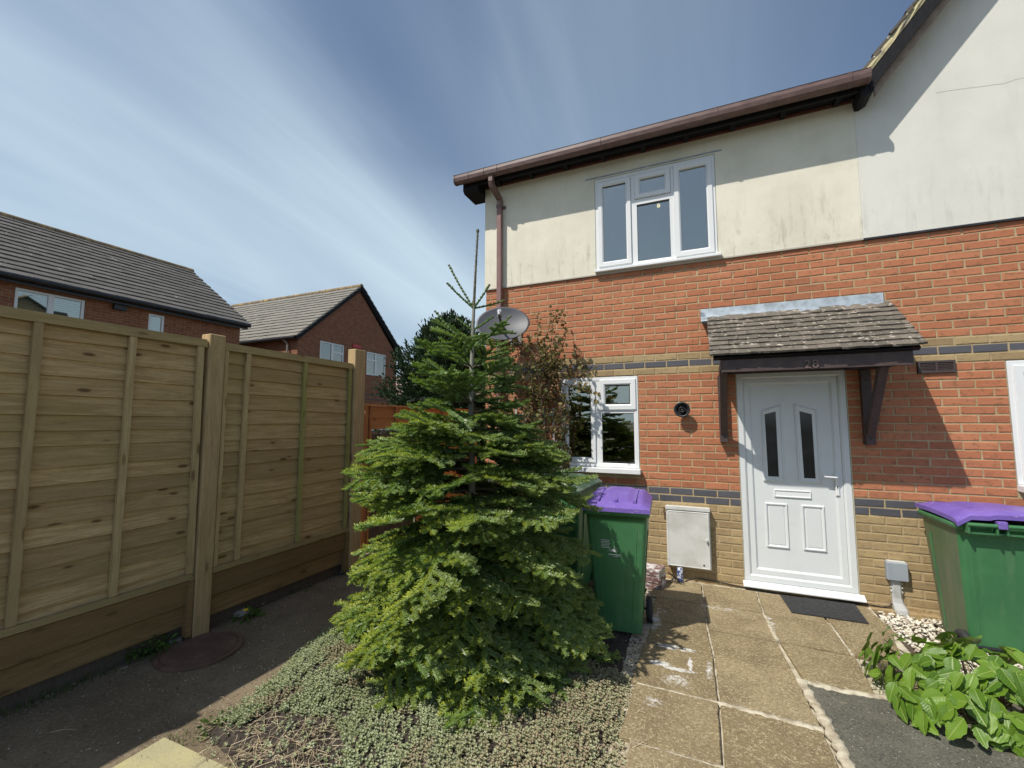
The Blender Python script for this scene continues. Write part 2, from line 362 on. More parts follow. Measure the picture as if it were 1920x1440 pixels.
def lay_bricks(parent, bl, limit, hidden=lambda x, z: False, yb=0.0):
    sc = []
    for b in bl:
        q = to_px((b[0], 0, b[1])); vis = q and -10 < q[0] < 1930 and -10 < q[1] < 1450 and not hidden(b[0], b[1])
        a1 = to_px((b[0] - b[2] / 2, 0, b[1])); a2 = to_px((b[0] + b[2] / 2, 0, b[1]))
        sc.append((abs(a2[0] - a1[0]) * 818 / q[2] if vis else -1))
    order = sorted(range(len(bl)), key=lambda i: -sc[i]); solo = {i for i in order[:limit] if sc[i] > 0}
    rest = {}
    for i, (x, z, w, m) in enumerate(bl):
        t = random.randrange(8); dy = random.gauss(0, .0009); rz = random.gauss(0, .006)
        if i in solo:
            o = bpy.data.objects.new('brick', brick_mesh(t, m)); COL.objects.link(o); o.parent = parent
            g = ORG[parent]; o.location = (x - g.x, yb + .03 + dy - g.y, z - g.z); o.scale = (w / .215, 1, 1); o.rotation_euler = (0, rz, 0)
        else: rest.setdefault(m, []).append((x, z, w, t, dy, rz))
    for m, l in rest.items():
        V = []; F = []
        for x, z, w, t, dy, rz in l:
            v = TM[t][0].copy(); v[:, 0] *= w / .215; v[:, 0] += x; v[:, 1] += yb + .03 + dy; v[:, 2] += z
            F += [tuple(len(V) + i for i in f) for f in TM[t][1]]; V += v.tolist()
        o = np_mesh('brick', V, F, M[m], parent); o['kind'] = 'stuff'
# ------------------------------------------------------------------ windows
def ring(mb, x0, x1, z0, z1, w, yf, yb, slope=.012, mi=0, wb=None, round_=.004):
    """a mitred frame: flat front, slopes in towards the glass"""
    wb = wb or w
    def lp(i, j, y): return [(x0 + i, y, z0 + j), (x1 - i, y, z0 + j), (x1 - i, y, z1 - j), (x0 + i, y, z1 - j)]
    mb.loft([lp(0, 0, yb), lp(0, 0, yf + round_), lp(round_, round_, yf), lp(w - slope, wb - slope, yf), lp(w, wb, yf + slope * .8), lp(w, wb, yb)], mi, caps=False)
def pane(parent, x0, x1, z0, z1, y):
    m = MB(); m.box(x0 - .004, x1 + .004, y, y + .004, z0 - .004, z1 + .004); return m.build('pane', M['glass'], parent)
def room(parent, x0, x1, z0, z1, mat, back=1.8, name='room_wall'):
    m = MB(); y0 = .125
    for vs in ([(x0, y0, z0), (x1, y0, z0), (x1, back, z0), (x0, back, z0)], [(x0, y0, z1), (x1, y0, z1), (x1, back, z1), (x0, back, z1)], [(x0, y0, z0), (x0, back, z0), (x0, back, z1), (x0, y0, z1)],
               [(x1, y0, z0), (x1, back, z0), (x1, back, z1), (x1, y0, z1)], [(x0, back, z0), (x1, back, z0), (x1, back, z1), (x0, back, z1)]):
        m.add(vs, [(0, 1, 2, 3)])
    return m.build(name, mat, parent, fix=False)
HB = []
# ------------------------------------------------------------------ the house with the door
house = thing('terraced_house', (2, 0, 0), 'red brick house with cream upper wall, white front door and brown gutter', 'house')
UW = (1.447, 2.743, 3.36, 4.505); LW = (1.0, 1.89, 1.07, 2.15); DR = (2.855, 3.768, .05, 2.137)
SEAM = 3.97
w = MB(); wall_sheet(w, 0, SEAM, -.3, 3.352, [UW, LW, DR], .0045, .11)
w.add([(0, .008, -.3), (0, 7, -.3), (0, 7, 4.75), (0, .008, 4.75)], [(0, 1, 2, 3)])
w.add([(0, 7, -.3), (SEAM, 7, -.3), (SEAM, 7, 4.75), (0, 7, 4.75)], [(0, 1, 2, 3)])
w.add([(0, 0, 4.75), (0, 7, 4.75), (0, 3.5, 7.1)], [(0, 1, 2)])
wall = w.build('wall', M['mortar'], house, fix=False)
RW = (4.866, 6.2, 1.07, 2.15)
allb = bricks(0, 8.6, [UW, LW, DR, RW]); bl = [b_ for b_ in allb if b_[0] < SEAM]
lay_bricks(wall, bl, 290, lambda x, z: (x < 1.0 and z < 2.4) or (1.45 < x < 2.05 and z < .98) or x < .3 or (2.15 < x < 2.56 and .17 < z < .76))
# left flank bricks (out of the picture, round the corner)
V = []; F = []
for k in range(-4, 52):
    for i in range(31):
        t = random.randrange(8); v = TM[t][0].copy(); v2 = v.copy(); yy = .12 + i * .225 + (.1125 if k % 2 else 0)
        v2[:, 0] = v[:, 1] + .028; v2[:, 1] = -v[:, 0] + yy; v2[:, 2] = v[:, 2] + .8375 + .075 * k
        F += [tuple(len(V) + a for a in f) for f in TM[t][1]]; V += v2.tolist()
o = np_mesh('brick', V, F, M['red'], wall); o['kind'] = 'stuff'
r = MB(); wall_sheet(r, -.012, SEAM - .001, 3.352, 4.74, [UW], -.016, .03); r.add([(-.012, -.016, 3.352), (-.012, .3, 3.352), (-.012, .3, 4.75), (-.012, -.016, 4.75)], [(0, 1, 2, 3)])
r.build('render_coat', M['cream'], house, fix=False)
m = MB(); m.box(-.014, SEAM, -.021, .004, 3.338, 3.353); m.build('bell_bead', simple('stop_bead', (.45, .43, .36), rough=.6), house)
# upper window
def window(parent, fx, fz, panes, sashes, mull, yf=.0, sill=None, lintel=None, dark=None, rm=True):
    f = MB(); ring(f, fx[0], fx[1], fz[0], fz[1], .048, yf, yf + .07)
    for (a, b, c, d) in mull: f.box(a, b, yf + .004, yf + .06, c, d)
    wn = f.build('window', M['upvc'], parent)
    for s in sashes:
        g = MB(); ring(g, s[0], s[1], s[2], s[3], s[4], yf - .014, yf + .05, .014); g.build('sash', M['upvc'], wn)
    for q in panes:
        pane(wn, *q, yf + .016)
        g = MB(); ring(g, q[0] - .006, q[1] + .006, q[2] - .006, q[3] + .006, .007, yf + .006, yf + .017, .002); g.build('gasket', M['rubber'], wn)
    if sill:
        g = MB(); g.box(*sill); g.build('sill', M['upvc'], wn, bevel=.006)
    return wn
uw = window(house, (1.450, 2.740), (3.395, 4.502),
    [(1.534, 1.810, 3.484, 4.396), (1.962, 2.236, 4.226, 4.400), (1.927, 2.274, 3.436, 4.090), (2.384, 2.664, 3.488, 4.404)],
    [(1.484, 1.860, 3.430, 4.452, .056), (1.906, 2.290, 4.170, 4.452, .058), (2.326, 2.712, 3.424, 4.462, .060)],
    [(1.862, 1.904, 3.44, 4.455), (2.292, 2.324, 3.44, 4.455), (1.904, 2.292, 4.104, 4.166), (1.904, 1.925, 3.42, 4.10), (2.276, 2.292, 3.42, 4.10)], yf=-.012, sill=(1.44, 2.775, -.065, .05, 3.362, 3.394))
m = MB(); m.box(1.335, 2.815, -.024, -.010, 4.520, 4.532); m.build('drip_bead', M['lead'], house)
# pale bedroom behind the upper window with a lit bulb
room(uw, 1.3, 2.95, 3.2, 4.62, M['blind'], 2.2)
t = NT('lit_bulb'); t.b.inputs['Emission Color'].default_value = (1, .72, .35, 1); t.b.inputs['Emission Strength'].default_value = 2.2; M['bulb'] = t.mat
bx = CAM + (Vector((2.16, 0, 4.05)) - CAM) * (1 + .55 / 4.96)
m = MB(); m.loft([[(bx.x + .022 * math.sin(a) * math.cos(p), bx.y + .022 * math.sin(a) * math.sin(p), bx.z + .026 * math.cos(a)) for p in [i * math.pi / 5 for i in range(10)]] for a in [.05, .6, 1.1, 1.6, 2.1, 2.6, 3.09]], 0, True, True)
m.build('light_bulb', M['bulb'], uw)
m = MB(); m.tube([(bx.x, bx.y, bx.z + .024), (bx.x, bx.y, bx.z + .07)], .013, 8); m.tube([(bx.x, bx.y, bx.z + .07), (bx.x, bx.y, 4.62)], .003, 5); m.build('lamp_flex', M['black_plastic'], uw)
lw = window(house, (1.004, 1.886), (1.13, 2.146),
    [(1.085, 1.362, 1.232, 2.046), (1.516, 1.793, 1.846, 2.040), (1.485, 1.834, 1.193, 1.728)],
    [(1.034, 1.412, 1.178, 2.098, .055), (1.462, 1.864, 1.772, 2.114, .062)],
    [(1.414, 1.462, 1.17, 2.10), (1.462, 1.845, 1.735, 1.772), (1.462, 1.483, 1.17, 1.74), (1.836, 1.845, 1.17, 1.74)], yf=.004, sill=(1.0, 1.905, -.085, .05, 1.072, 1.128))
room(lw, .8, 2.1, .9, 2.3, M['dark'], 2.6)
# front door -------------------------------------------------------
d = MB(); ring(d, 2.858, 3.765, .100, 2.134, .062, .002, .075, .016, wb=.064); door = d.build('door', M['door_white'], house)
def poly_ring(mb, pts, steps, mi=0, cap=None):
    """steps: (inset, y); insets a convex polygon given in (x,z)"""
    c = Vector((sum(p[0] for p in pts) / len(pts), sum(p[1] for p in pts) / len(pts)))
    def inset(k):
        n = len(pts); res = []
        for i in range(n):
            p0, p1, p2 = Vector(pts[i - 1]), Vector(pts[i]), Vector(pts[(i + 1) % n])
            e1 = (p1 - p0).normalized(); e2 = (p2 - p1).normalized(); n1 = Vector((-e1.y, e1.x)); n2 = Vector((-e2.y, e2.x))
            if n1.dot(c - p1) < 0: n1 = -n1
            if n2.dot(c - p1) < 0: n2 = -n2
            b = (n1 + n2); b = b / max(.2, (1 + n1.dot(n2))); res.append(p1 + b * k)
        return res
    rings = [[(q.x, y, q.y) for q in inset(k)] for k, y in steps]
    mb.loft(rings, mi, caps=False)
    if cap: mb.add(rings[-1], [tuple(range(len(pts)))], mi)
    return rings[-1]
gl = [(3.097, 1.713), (3.194, 1.742), (3.194, 1.106), (3.102, 1.106)]; gr = [(3.392, 1.742), (3.491, 1.712), (3.493, 1.104), (3.400, 1.104)]
sl = [(3.070, 1.752), (3.248, 1.813), (3.246, 1.056), (3.060, 1.056)]; sr = [(3.347, 1.812), (3.538, 1.753), (3.541, 1.060), (3.353, 1.060)]
YS = .034
k = MB(); k.box(2.922, 3.690, YS, YS + .05, .176, 2.068)
leaf = k.build('door_leaf', M['door_white'], door)
k = MB(); poly_ring(k, [(2.922, 2.068), (3.701, 2.068), (3.701, .166), (2.922, .166)], [(0, YS), (0, YS - .016), (.044, YS - .016), (.058, YS - .004), (.060, YS + .001)])
k.build('leaf_rim', M['door_white'], door)
for g, s in ((gl, sl), (gr, sr)):
    k = MB(); poly_ring(k, s, [(0, YS), (.004, YS - .014), (.014, YS - .018), (.022, YS - .010), (.026, YS - .010)]);
    inner = [(p[0], YS - .010, p[1]) for p in g]; so = poly_ring(MB(), s, [(.026, YS - .010)])
    k.loft([so, inner, [(p[0], YS + .002, p[1]) for p in [((q[0]), q[1]) for q in g]]], 0, caps=False)
    k.build('glazing_surround', M['door_white'], door)
    k = MB(); k.add([(p[0], YS - .003, p[1]) for p in g], [(0, 1, 2, 3)]); k.build('pane', simple('dark_obscured_glass', (.012, .014, .016), (.035, .04, .045), 3, .08), door, fix=False)
for x0, x1, z0, z1 in ((3.062, 3.254, .428, .852), (3.364, 3.550, .432, .852)):
    k = MB(); poly_ring(k, [(x0, z1), (x1, z1), (x1, z0), (x0, z0)], [(0, YS), (.006, YS - .013), (.014, YS - .013), (.026, YS - .001), (.030, YS - .001), (.034, YS - .005)], cap=True); k.build('door_panel', M['door_white'], door)
k = MB(); poly_ring(k, [(3.146, .984), (3.451, .984), (3.451, .912), (3.146, .912)], [(0, YS), (.003, YS - .012), (.009, YS - .012), (.013, YS - .006)], cap=True); k.build('letterbox', M['upvc'], door)
k = MB(); k.tube([(3.655, YS - .020, 1.125), (3.655, YS - .058, 1.125), (3.64, YS - .066, 1.126), (3.55, YS - .062, 1.131)], .0105, 8); k.build('handle', M['upvc'], door)
k = MB(); poly_ring(k, [(3.640, 1.165), (3.672, 1.165), (3.672, .955), (3.640, .955)], [(0, YS - .014), (.003, YS - .026), (.006, YS - .028)], cap=True); k.build('handle_plate', M['upvc'], door)
k = MB(); k.tube([(3.656, YS - .027, 1.04), (3.656, YS - .030, 1.04)], .007, 10); k.box(3.6535, 3.6585, YS - .030, YS - .027, 1.018, 1.036); k.build('keyhole', M['black_plastic'], door)
k = MB(); k.prism([(-.062, .052), (-.062, .066), (-.02, .086), (.002, .098), (.06, .098), (.06, .052)], 0, 2.842, 3.803); k.build('door_sill', M['upvc'], door, bevel=.003)
k = MB(); k.box(2.852, 2.857, -.002, .03, .10, 2.14); k.box(3.7665, 3.772, -.003, .03, .10, 2.14); k.build('sealant', simple('yellowed_sealant', (.52, .47, .33), rough=.6), door)
# gutter, fascia, soffit ------------------------------------------
GY, GZ = -.085, -.055
prof = [(-.160, 4.835), (-.166, 4.770), (-.190, 4.742), (-.235, 4.738), (-.262, 4.760), (-.272, 4.800), (-.270, 4.836), (-.274, 4.842), (-.264, 4.842), (-.264, 4.802), (-.252, 4.764), (-.232, 4.748), (-.192, 4.750), (-.172, 4.776), (-.168, 4.835)]
prof = [(a + GY, b + GZ) for a, b in prof]
k = MB(); k.prism(prof, 0, -.285, 4.015); gut = k.build('gutter', M['gutter'], house)
big = [(-.158, 4.838), (-.160, 4.764), (-.188, 4.733), (-.237, 4.730), (-.268, 4.756), (-.279, 4.800), (-.277, 4.846), (-.270, 4.846)]; big = [(a + GY, b + GZ) for a, b in big]
big = [(a - .005, b - .0045) for a, b in prof[:7]] + [(prof[7][0] - .003, prof[7][1] + .003), (prof[8][0], prof[8][1] + .003)]
for x in (-.29, -.10, .12, .30, 1.58, 2.76, 3.86, 4.005):
    k = MB(); wd = .011 if x in (-.29, 4.005) else .017; k.prism(big, 0, x - wd, x + wd); k.build('gutter_union', M['gutter'], gut, bevel=.002)
k = MB(); k.box(-.22, 3.95, -.235, -.215, 4.660, 4.79); k.build('fascia', M['black_wood'], house)
k = MB(); k.box(-.22, 3.95, -.215, -.004, 4.728, 4.742); k.build('soffit_board', M['black_wood'], house)
k = MB(); k.box(.0, 3.95, -.034, -.017, 4.700, 4.727); k.build('bed_mould', simple('red_brown_bead', (.16, .06, .045), rough=.7), house)
for i in range(9):
    k = MB(); x = .22 + i * .45; k.box(x - .022, x + .022, -.214, -.035, 4.690, 4.727); k.build('rafter_foot', M['black_wood'], house)
k = MB(); k.prism([(-.233, 4.625), (-.20, 4.595), (.10, 4.595), (.10, 4.76), (-.233, 4.76)], 0, -.225, -.013); k.build('box_end', M['black_wood'], house)
# downpipe
k = MB(); px_ = .225
k.tube([(px_ - .01, -.298, 4.690), (px_ - .01, -.298, 4.615)], .042, 4); k.tube([(px_ - .01, -.298, 4.620), (px_ - .005, -.283, 4.575), (px_, -.075, 4.50), (px_, -.065, 4.44)], .044, 4)
dp = k.build('swan_neck', M['gutter'], house, bevel=.004)
k = MB(); k.tube([(px_, -.065, 4.50), (px_, -.065, .0)], .043, 4); dp = k.build('downpipe', M['pipe'], house, bevel=.004)
for z in (4.40, 2.62, .9):
    k = MB(); k.box(px_ - .065, px_ + .065, -.022, -.012, z - .02, z + .02); k.box(px_ - .036, px_ + .036, -.100, -.022, z - .018, z + .018); k.build('pipe_clip', M['gutter'], dp)
# roof (pitch just above the line of sight from the garden)
def roof_course(parent, p0, along, up, n_hat, length, gauge, tw, th, mat, name='tile_course', seed=0, left_cut=None):
    """one course: a strip of butted tiles, each a little uneven; p0 lower left corner"""
    r = random.Random(seed); V = []; F = []; x = 0
    p0 = Vector(p0); along = Vector(along); up = Vector(up); n_hat = Vector(n_hat)
    x = -(seed % 2) * tw * .5
    while x < length:
        a = max(0, x) + .002; b = min(length, x + tw) - .002
        if b - a > .03:
            j = r.gauss(0, .0025); k = r.gauss(0, .004)
            pts = []
            for s, tt in ((a, 0), (b, 0), (b, 1), (a, 1)):
                base = p0 + along * s + up * (tt * gauge * 1.28 + (k if tt == 0 else 0)) + n_hat * (th * (1.0 if tt == 0 else .12) + j)
                pts.append(base)
            low = [p - n_hat * th for p in pts]
            o = len(V); V += [tuple(p) for p in pts + low]
            F += [(o, o + 1, o + 2, o + 3), (o + 4, o + 5, o + 1, o), (o + 5, o + 6, o + 2, o + 1), (o + 7, o + 4, o, o + 3)]
        x += tw
    return np_mesh(name, V, F, mat, parent)
k = MB(); k.prism([(-.262, 4.782), (3.5, 7.00), (7.3, 4.60), (7.3, 4.54), (3.5, 6.94), (-.18, 4.745)], 0, -.24, 4.0); roof = k.build('roof', M['black_wood'], house)
pt = math.atan2(7.02 - 4.80, 3.765)
for i in range(20):
    g = .225; roof_course(roof, (-.26, -.285 + math.cos(pt) * g * i, 4.772 + math.sin(pt) * g * i), (1, 0, 0), (0, math.cos(pt), math.sin(pt)), (0, -math.sin(pt), math.cos(pt)), 4.30, g, .165, .018, M['roof_tile'], seed=i)
# ------------------------------------------------------------------ door canopy
tile_me = {}
def ctile(s):
    if s not in tile_me:
        r = random.Random(s); me = bpy.data.meshes.new('tile'); w, l, h = .158, .19, .013
        V = []; F = []; nx = 3
        for j, (yy, dz) in enumerate(((0, 0), (.5 * l, -.002), (l, 0))):
            for i in range(nx + 1): V.append((-w / 2 + w * i / nx + r.gauss(0, .0008), yy + (r.gauss(0, .0025) if j == 0 else 0), h + dz + r.gauss(0, .001)))
        for i in range(nx + 1): V.append((V[i][0], V[i][1], V[i][2] - h))
        for j in range(2):
            for i in range(nx): a = j * (nx + 1) + i; F.append((a, a + 1, a + nx + 2, a + nx + 1))
        b = 3 * (nx + 1)
        for i in range(nx): F.append((b + i, b + i + 1, i + 1, i))
        V += [(-w / 2, l, 0), (w / 2, l, 0)]; F += [(b, 0, 4, 8, len(V) - 2), (3, b + 3, len(V) - 1, 11, 7)]
        me.from_pydata(V, [], F); me.materials.append(M['canopy_tile']); tile_me[s] = me
    return tile_me[s]
CX0, CX1 = 2.612, 4.130
k = MB(); k.prism([(-.645, 2.214), (-.03, 2.678), (0, 2.678), (0, 2.64), (-.60, 2.195)], 0, CX0 + .03, CX1 - .03); can = k.build('door_canopy', M['black_wood'], house)
pitch = math.atan2(2.70 - 2.222, .62); gauge = .0865
for rw in range(9):
    x = CX0 + (.0 if rw % 2 == 0 else -.08)
    while x < CX1 - .02:
        a = max(x, CX0); b = min(x + .163, CX1)
        if b - a > .03:
            o = bpy.data.objects.new('tile', ctile(random.randrange(9))); COL.objects.link(o); o.parent = can
            yy = -.668 + math.cos(pitch) * gauge * rw; zz = 2.222 + math.sin(pitch) * gauge * rw + .008
            o.location = (Vector(((a + b) / 2, yy + random.gauss(0, .002), zz + random.gauss(0, .0015))) - ORG[can])
            o.rotation_euler = (pitch - .125 + random.gauss(0, .012), random.gauss(0, .012), random.gauss(0, .014)); o.scale = ((b - a) / .160, 1, 1.35)
        x += .163
# lead flashing: upstand on the wall dressed down onto the top tiles
def lead_strip():
    k = MB(); n = 26; rings = []
    for i in range(n + 1):
        x = 2.550 + (4.088 - 2.550) * i / n; j = random.gauss(0, .003)
        rings.append([(x, -.004, 2.822 + j * .4), (x, -.011, 2.822 + j * .4), (x, -.013, 2.735 + j), (x, -.05, 2.708 + j), (x, -.098 + j, 2.678 - .002), (x, -.096 + j, 2.672), (x, -.045, 2.698), (x, -.004, 2.722)])
    k.loft(rings, 0, True, True); return k
lead_strip().build('lead_flashing', M['lead'], can)
k = MB(); k.add([(2.549, -.014, 2.80), (2.549, -.012, 2.70), (2.562, -.03, 2.672), (2.60, -.05, 2.65), (2.618, -.07, 2.665), (2.618, -.06, 2.72), (2.60, -.014, 2.76)], [tuple(range(7))]); k.build('lead_dressing', M['lead'], can, fix=False)
k = MB(); k.box(2.700, 4.066, -.594, -.570, 2.084, 2.208); k.build('canopy_fascia', M['brown_wood'], can, bevel=.003)
k = MB(); k.box(2.700, 2.748, -.568, -.002, 2.112, 2.190); k.box(4.006, 4.054, -.568, -.002, 2.112, 2.190); k.box(2.75, 4.004, -.045, -.003, 2.12, 2.19); k.build('canopy_beam', M['brown_wood'], can)
for xa in (2.686, 3.866):
    k = MB(); k.box(xa, xa + .075, -.066, -.002, 1.45, 2.110); k.prism([(-.09, 1.435), (-.002, 1.435), (-.002, 1.448), (-.066, 1.55), (-.09, 1.54)], 0, xa + .002, xa + .073)
    k.bar((xa + .0375, -.060, 1.515), (xa + .0375, -.50, 2.105), .062, .066, up=(0, -.8, .6)); b_ = k.build('bracket', M['brown_wood'], can, bevel=.003)
    for z in (1.49, 2.02):
        k = MB(); k.tube([(xa + .0375, -.088 if z < 1.6 else -.064, z), (xa + .0375, -.096 if z < 1.6 else -.072, z)], .009, 8); k.build('bolt', M['black_plastic'], can)
fc = bpy.data.curves.new('house_number', 'FONT'); fc.body = '28'; fc.size = .098; fc.extrude = .005; fc.bevel_depth = .0012; fc.space_character = 1.15
fo = bpy.data.objects.new('house_number', fc); COL.objects.link(fo); fo.parent = can; fo.location = Vector((3.338, -.600, 2.092)) - ORG[can]; fo.rotation_euler = (R(90), 0, 0); fc.materials.append(simple('number_paint', (.15, .10, .092), rough=.5))
bpy.context.view_layer.update(); nme = bpy.data.meshes.new_from_object(fo); o = bpy.data.objects.new('numeral', nme); COL.objects.link(o); o.parent = can; o.location = fo.location; o.rotation_euler = fo.rotation_euler; o['kind'] = 'stuff'
bpy.data.objects.remove(fo); o.name = 'house_number'; del o['kind']
k = MB(); k.box(2.22, 4.30, -.070, .02, -.05, .012); k.build('wall_footing', M['buff'], house)

# ------------------------------------------------------------------ neighbouring house with the gable
nb = thing('gabled_house', (6, 0, 0), 'adjoining brick house with white rendered gable, dark bargeboard and air vent', 'house')
RW = (4.866, 6.2, 1.07, 2.15)
XE = 8.6; XA = (4.02 + XE) / 2; SL = 1.26; ZG = 4.66
w = MB(); wall_sheet(w, SEAM, XE, -.3, 3.352, [RW], .0045, .11); w.box(SEAM, XE, .3, 7, 3.4, 4.6)
w.add([(XE, .008, -.3), (XE, 7, -.3), (XE, 7, 4.7), (XE, .008, 4.7)], [(0, 1, 2, 3)])
nwall = w.build('wall', M['mortar'], nb, fix=False)
lay_bricks(nwall, [b_ for b_ in allb if b_[0] >= SEAM], 290, lambda x, z: x > 5.6 or (x > 4.1 and z < .9))
gz = lambda x: 4.70 + SL * (x - 4.03)
w = MB(); w.prism([(SEAM, 3.352), (XE, 3.352), (XE, 4.7), (XA, gz(XA)), (4.0, 4.74), (SEAM, 4.74)], 1, -.017, .02); w.build('render_coat', M['white_render'], nb)
m = MB(); m.box(SEAM, XE, -.022, .004, 3.333, 3.3515); m.build('bell_bead', M['black_plastic'], nb)
# crack in the render
k = MB(); pts = [(4.571, 4.607), (4.65, 4.602), (4.721, 4.593), (4.80, 4.583), (4.886, 4.568), (4.95, 4.562), (5.014, 4.55), (5.09, 4.563), (5.152, 4.562), (5.4, 4.575)]
for a, b in zip(pts, pts[1:]): k.add([(a[0], -.0178, a[1]), (b[0], -.0178, b[1]), (b[0], -.0178, b[1] + .003), (a[0], -.0178, a[1] + .003)], [(0, 1, 2, 3)])
k.build('render_crack', simple('crack', (.35, .33, .28)), nb, fix=False)
# verge: bargeboard, soffit, mortar strip, tiles
bt = lambda x: 4.815 + SL * (x - 4.04)
def slant(x0, x1, off0, off1): return [(x0, bt(x0) + off0), (x1, bt(x1) + off0), (x1, bt(x1) + off1), (x0, bt(x0) + off1)]
k = MB(); k.prism(slant(4.035, XA, -.165, 0), 1, -.245, -.222); k.build('bargeboard', M['black_wood'], nb)
k = MB(); k.prism(slant(4.045, XA, -.150, -.130), 1, -.221, -.018); k.build('soffit_board', M['soffit'], nb)
k = MB(); nn = 40; rings = []
for i in range(nn + 1):
    x = 4.00 + (XA - 4.0) * i / nn; j = random.gauss(0, .004); rings.append([(x, -.250, bt(x) + .001), (x, -.256 + j, bt(x) + .04), (x, -.252 + j, bt(x) + .088 + j), (x, -.20, bt(x) + .09), (x, -.20, bt(x) + .001)])
k.loft(rings, 0, True); k.build('verge_mortar', M['verge_mortar'], nb)
k = MB(); k.prism([(3.955, 4.700), (4.035, 4.815), (4.05, 4.70), (4.068, 4.665), (4.055, 4.635), (4.00, 4.605), (3.965, 4.61)], 1, -.235, -.018); k.build('box_end', M['black_wood'], nb)
k = MB(); k.prism(slant(4.075, XA, -.255, -.160), 1, -.20, -.178); k.build('inner_board', M['soffit'], nb)
rf = MB(); rf.prism([(4.0, bt(4.0) + .092), (XA, bt(XA) + .092), (XE + .25, bt(4.0) - .25), (XE + .25, bt(4.0) - .33), (XA, bt(XA) + .01), (4.05, bt(4.05) + .01)], 1, -.19, 7.2); nroof = rf.build('roof', M['black_wood'], nb)
pa = math.atan(SL)
for i in range(17):
    g = .20; c_, s_ = math.cos(pa), math.sin(pa)
    roof_course(nroof, (3.955 + c_ * g * i, 3.0, bt(3.955) + .095 + s_ * g * i), (0, -1, 0), (c_, 0, s_), (-s_, 0, c_), 3.262 + random.gauss(0, .008), g, .165, .02, M['canopy_tile'], seed=i + 50)
# right-hand window (only its edge is in view)
rw = window(nb, (4.870, 6.19), (1.13, 2.146), [(4.985, 5.40, 1.24, 2.03), (5.55, 6.10, 1.24, 2.03)], [(4.90, 5.455, 1.175, 2.105, .072), (5.49, 6.16, 1.175, 2.105, .065)], [(5.45, 5.50, 1.17, 2.1)], yf=-.004, sill=(4.866, 6.21, -.085, .05, 1.072, 1.128))
room(rw, 4.7, 6.3, .9, 2.3, M['dark'], 2.6)
k = MB(); poly_ring(k, [(4.288, 2.175), (4.548, 2.175), (4.548, 2.062), (4.288, 2.062)], [(0, .0), (.004, -.020), (.020, -.020), (.024, -.010)]); k.add([(4.31, -.009, 2.08), (4.53, -.009, 2.08), (4.53, -.009, 2.16), (4.31, -.009, 2.16)], [(0, 1, 2, 3)])
vent = k.build('air_vent', simple('brown_vent_plastic', (.060, .046, .044), rough=.6), nb, fix=False)
for i in range(6):
    k = MB(); z = 2.086 + i * .0135; k.box(4.318, 4.520, -.0165, -.008, z, z + .006); k.build('louvre', M['brown_wood'], vent)
k = MB(); k.box(4.41, 4.426, -.018, -.008, 2.083, 2.165); k.build('vent_bar', M['brown_wood'], vent)
# ------------------------------------------------------------------ left fence
fence = thing('wooden_fence', (-1.05, -3, 0), 'tall timber lap-panel fence with square posts along the dark path', 'fence')
XF = -1.06
PTOP = 2.285; PBOT = .452
def wavy_board(mb, y0, y1, zt, zb, xf, th, seed, ov=.012):
    """waney-edged board: feathered top, thicker uneven lower edge"""
    r = random.Random(seed); n = 14; top = []; ph = r.uniform(0, 9)
    rings = []
    for i in range(n + 1):
        y = y0 + (y1 - y0) * i / n; wv = .007 * mnoise.noise((y * 2.3, ph, 0)) + .0035 * mnoise.noise((y * 7, ph, 3)); bow = .004 * mnoise.noise((y * 1.3, ph, 7))
        rings.append([(xf + bow, y, zt), (xf + th + bow, y, zb - ov + wv), (xf + th * .25 + bow, y, zb - ov + wv - .003), (xf - .006, y, zt)])
    mb.loft(rings, 0, True, False)
def fence_panel(y0, y1, battens, seed, cap_mat='rail', bm='board'):
    f = MB(); f.box(XF - .045, XF + .022, y0, y1, PTOP - .018, PTOP); f.box(XF + .014, XF + .030, y0, y1, PTOP - .062, PTOP - .019)
    f.box(XF + .012, XF + .030, y0, y1, PBOT, PBOT + .042); f.box(XF - .045, XF - .025, y0, y1, PBOT, PTOP - .02)
    p = f.build('fence_panel', M[cap_mat], fence)
    z = PTOP - .03; i = 0; r = random.Random(seed)
    while z > PBOT + .03:
        h = r.uniform(.092, .136); zb = max(PBOT + .012, z - h)
        b = MB(); wavy_board(b, y0 + .004, y1 - .004, z, zb, XF - .018, .016, seed * 100 + i); b.build('board', M[bm], p); z = zb; i += 1
    for y, w, ang, mt in battens:
        b = MB(); n = 10; rings = []
        for j in range(n + 1):
            z = PBOT + .045 + (PTOP - .064 - PBOT - .045) * j / n; yy = y + ang * (z - 1.4) + .0025 * mnoise.noise((z * 2, y * 9, 0)); rings.append([(XF, yy - w / 2, z), (XF + .026, yy - w / 2, z), (XF + .026, yy + w / 2, z), (XF, yy + w / 2, z)])
        b.loft(rings, 0, True); b.build('batten', M[mt], p)
    return p
fence_panel(-4.66, -2.80, [(-4.62, .045, 0, 'batten'), (-4.22, .04, 0, 'batten'), (-3.755, .042, 0, 'batten'), (-3.290, .040, .004, 'batten'), (-2.835, .045, -.01, 'batten')], 3)
fence_panel(-2.66, -1.225, [(-2.640, .03, 0, 'batten'), (-2.455, .040, .005, 'batten'), (-1.860, .038, .005, 'green_batten'), (-1.262, .038, 0, 'green_batten')], 5)
fence_panel(-6.60, -4.79, [(-6.5, .045, 0, 'batten'), (-5.7, .045, 0, 'batten'), (-4.84, .04, 0, 'batten')], 9)
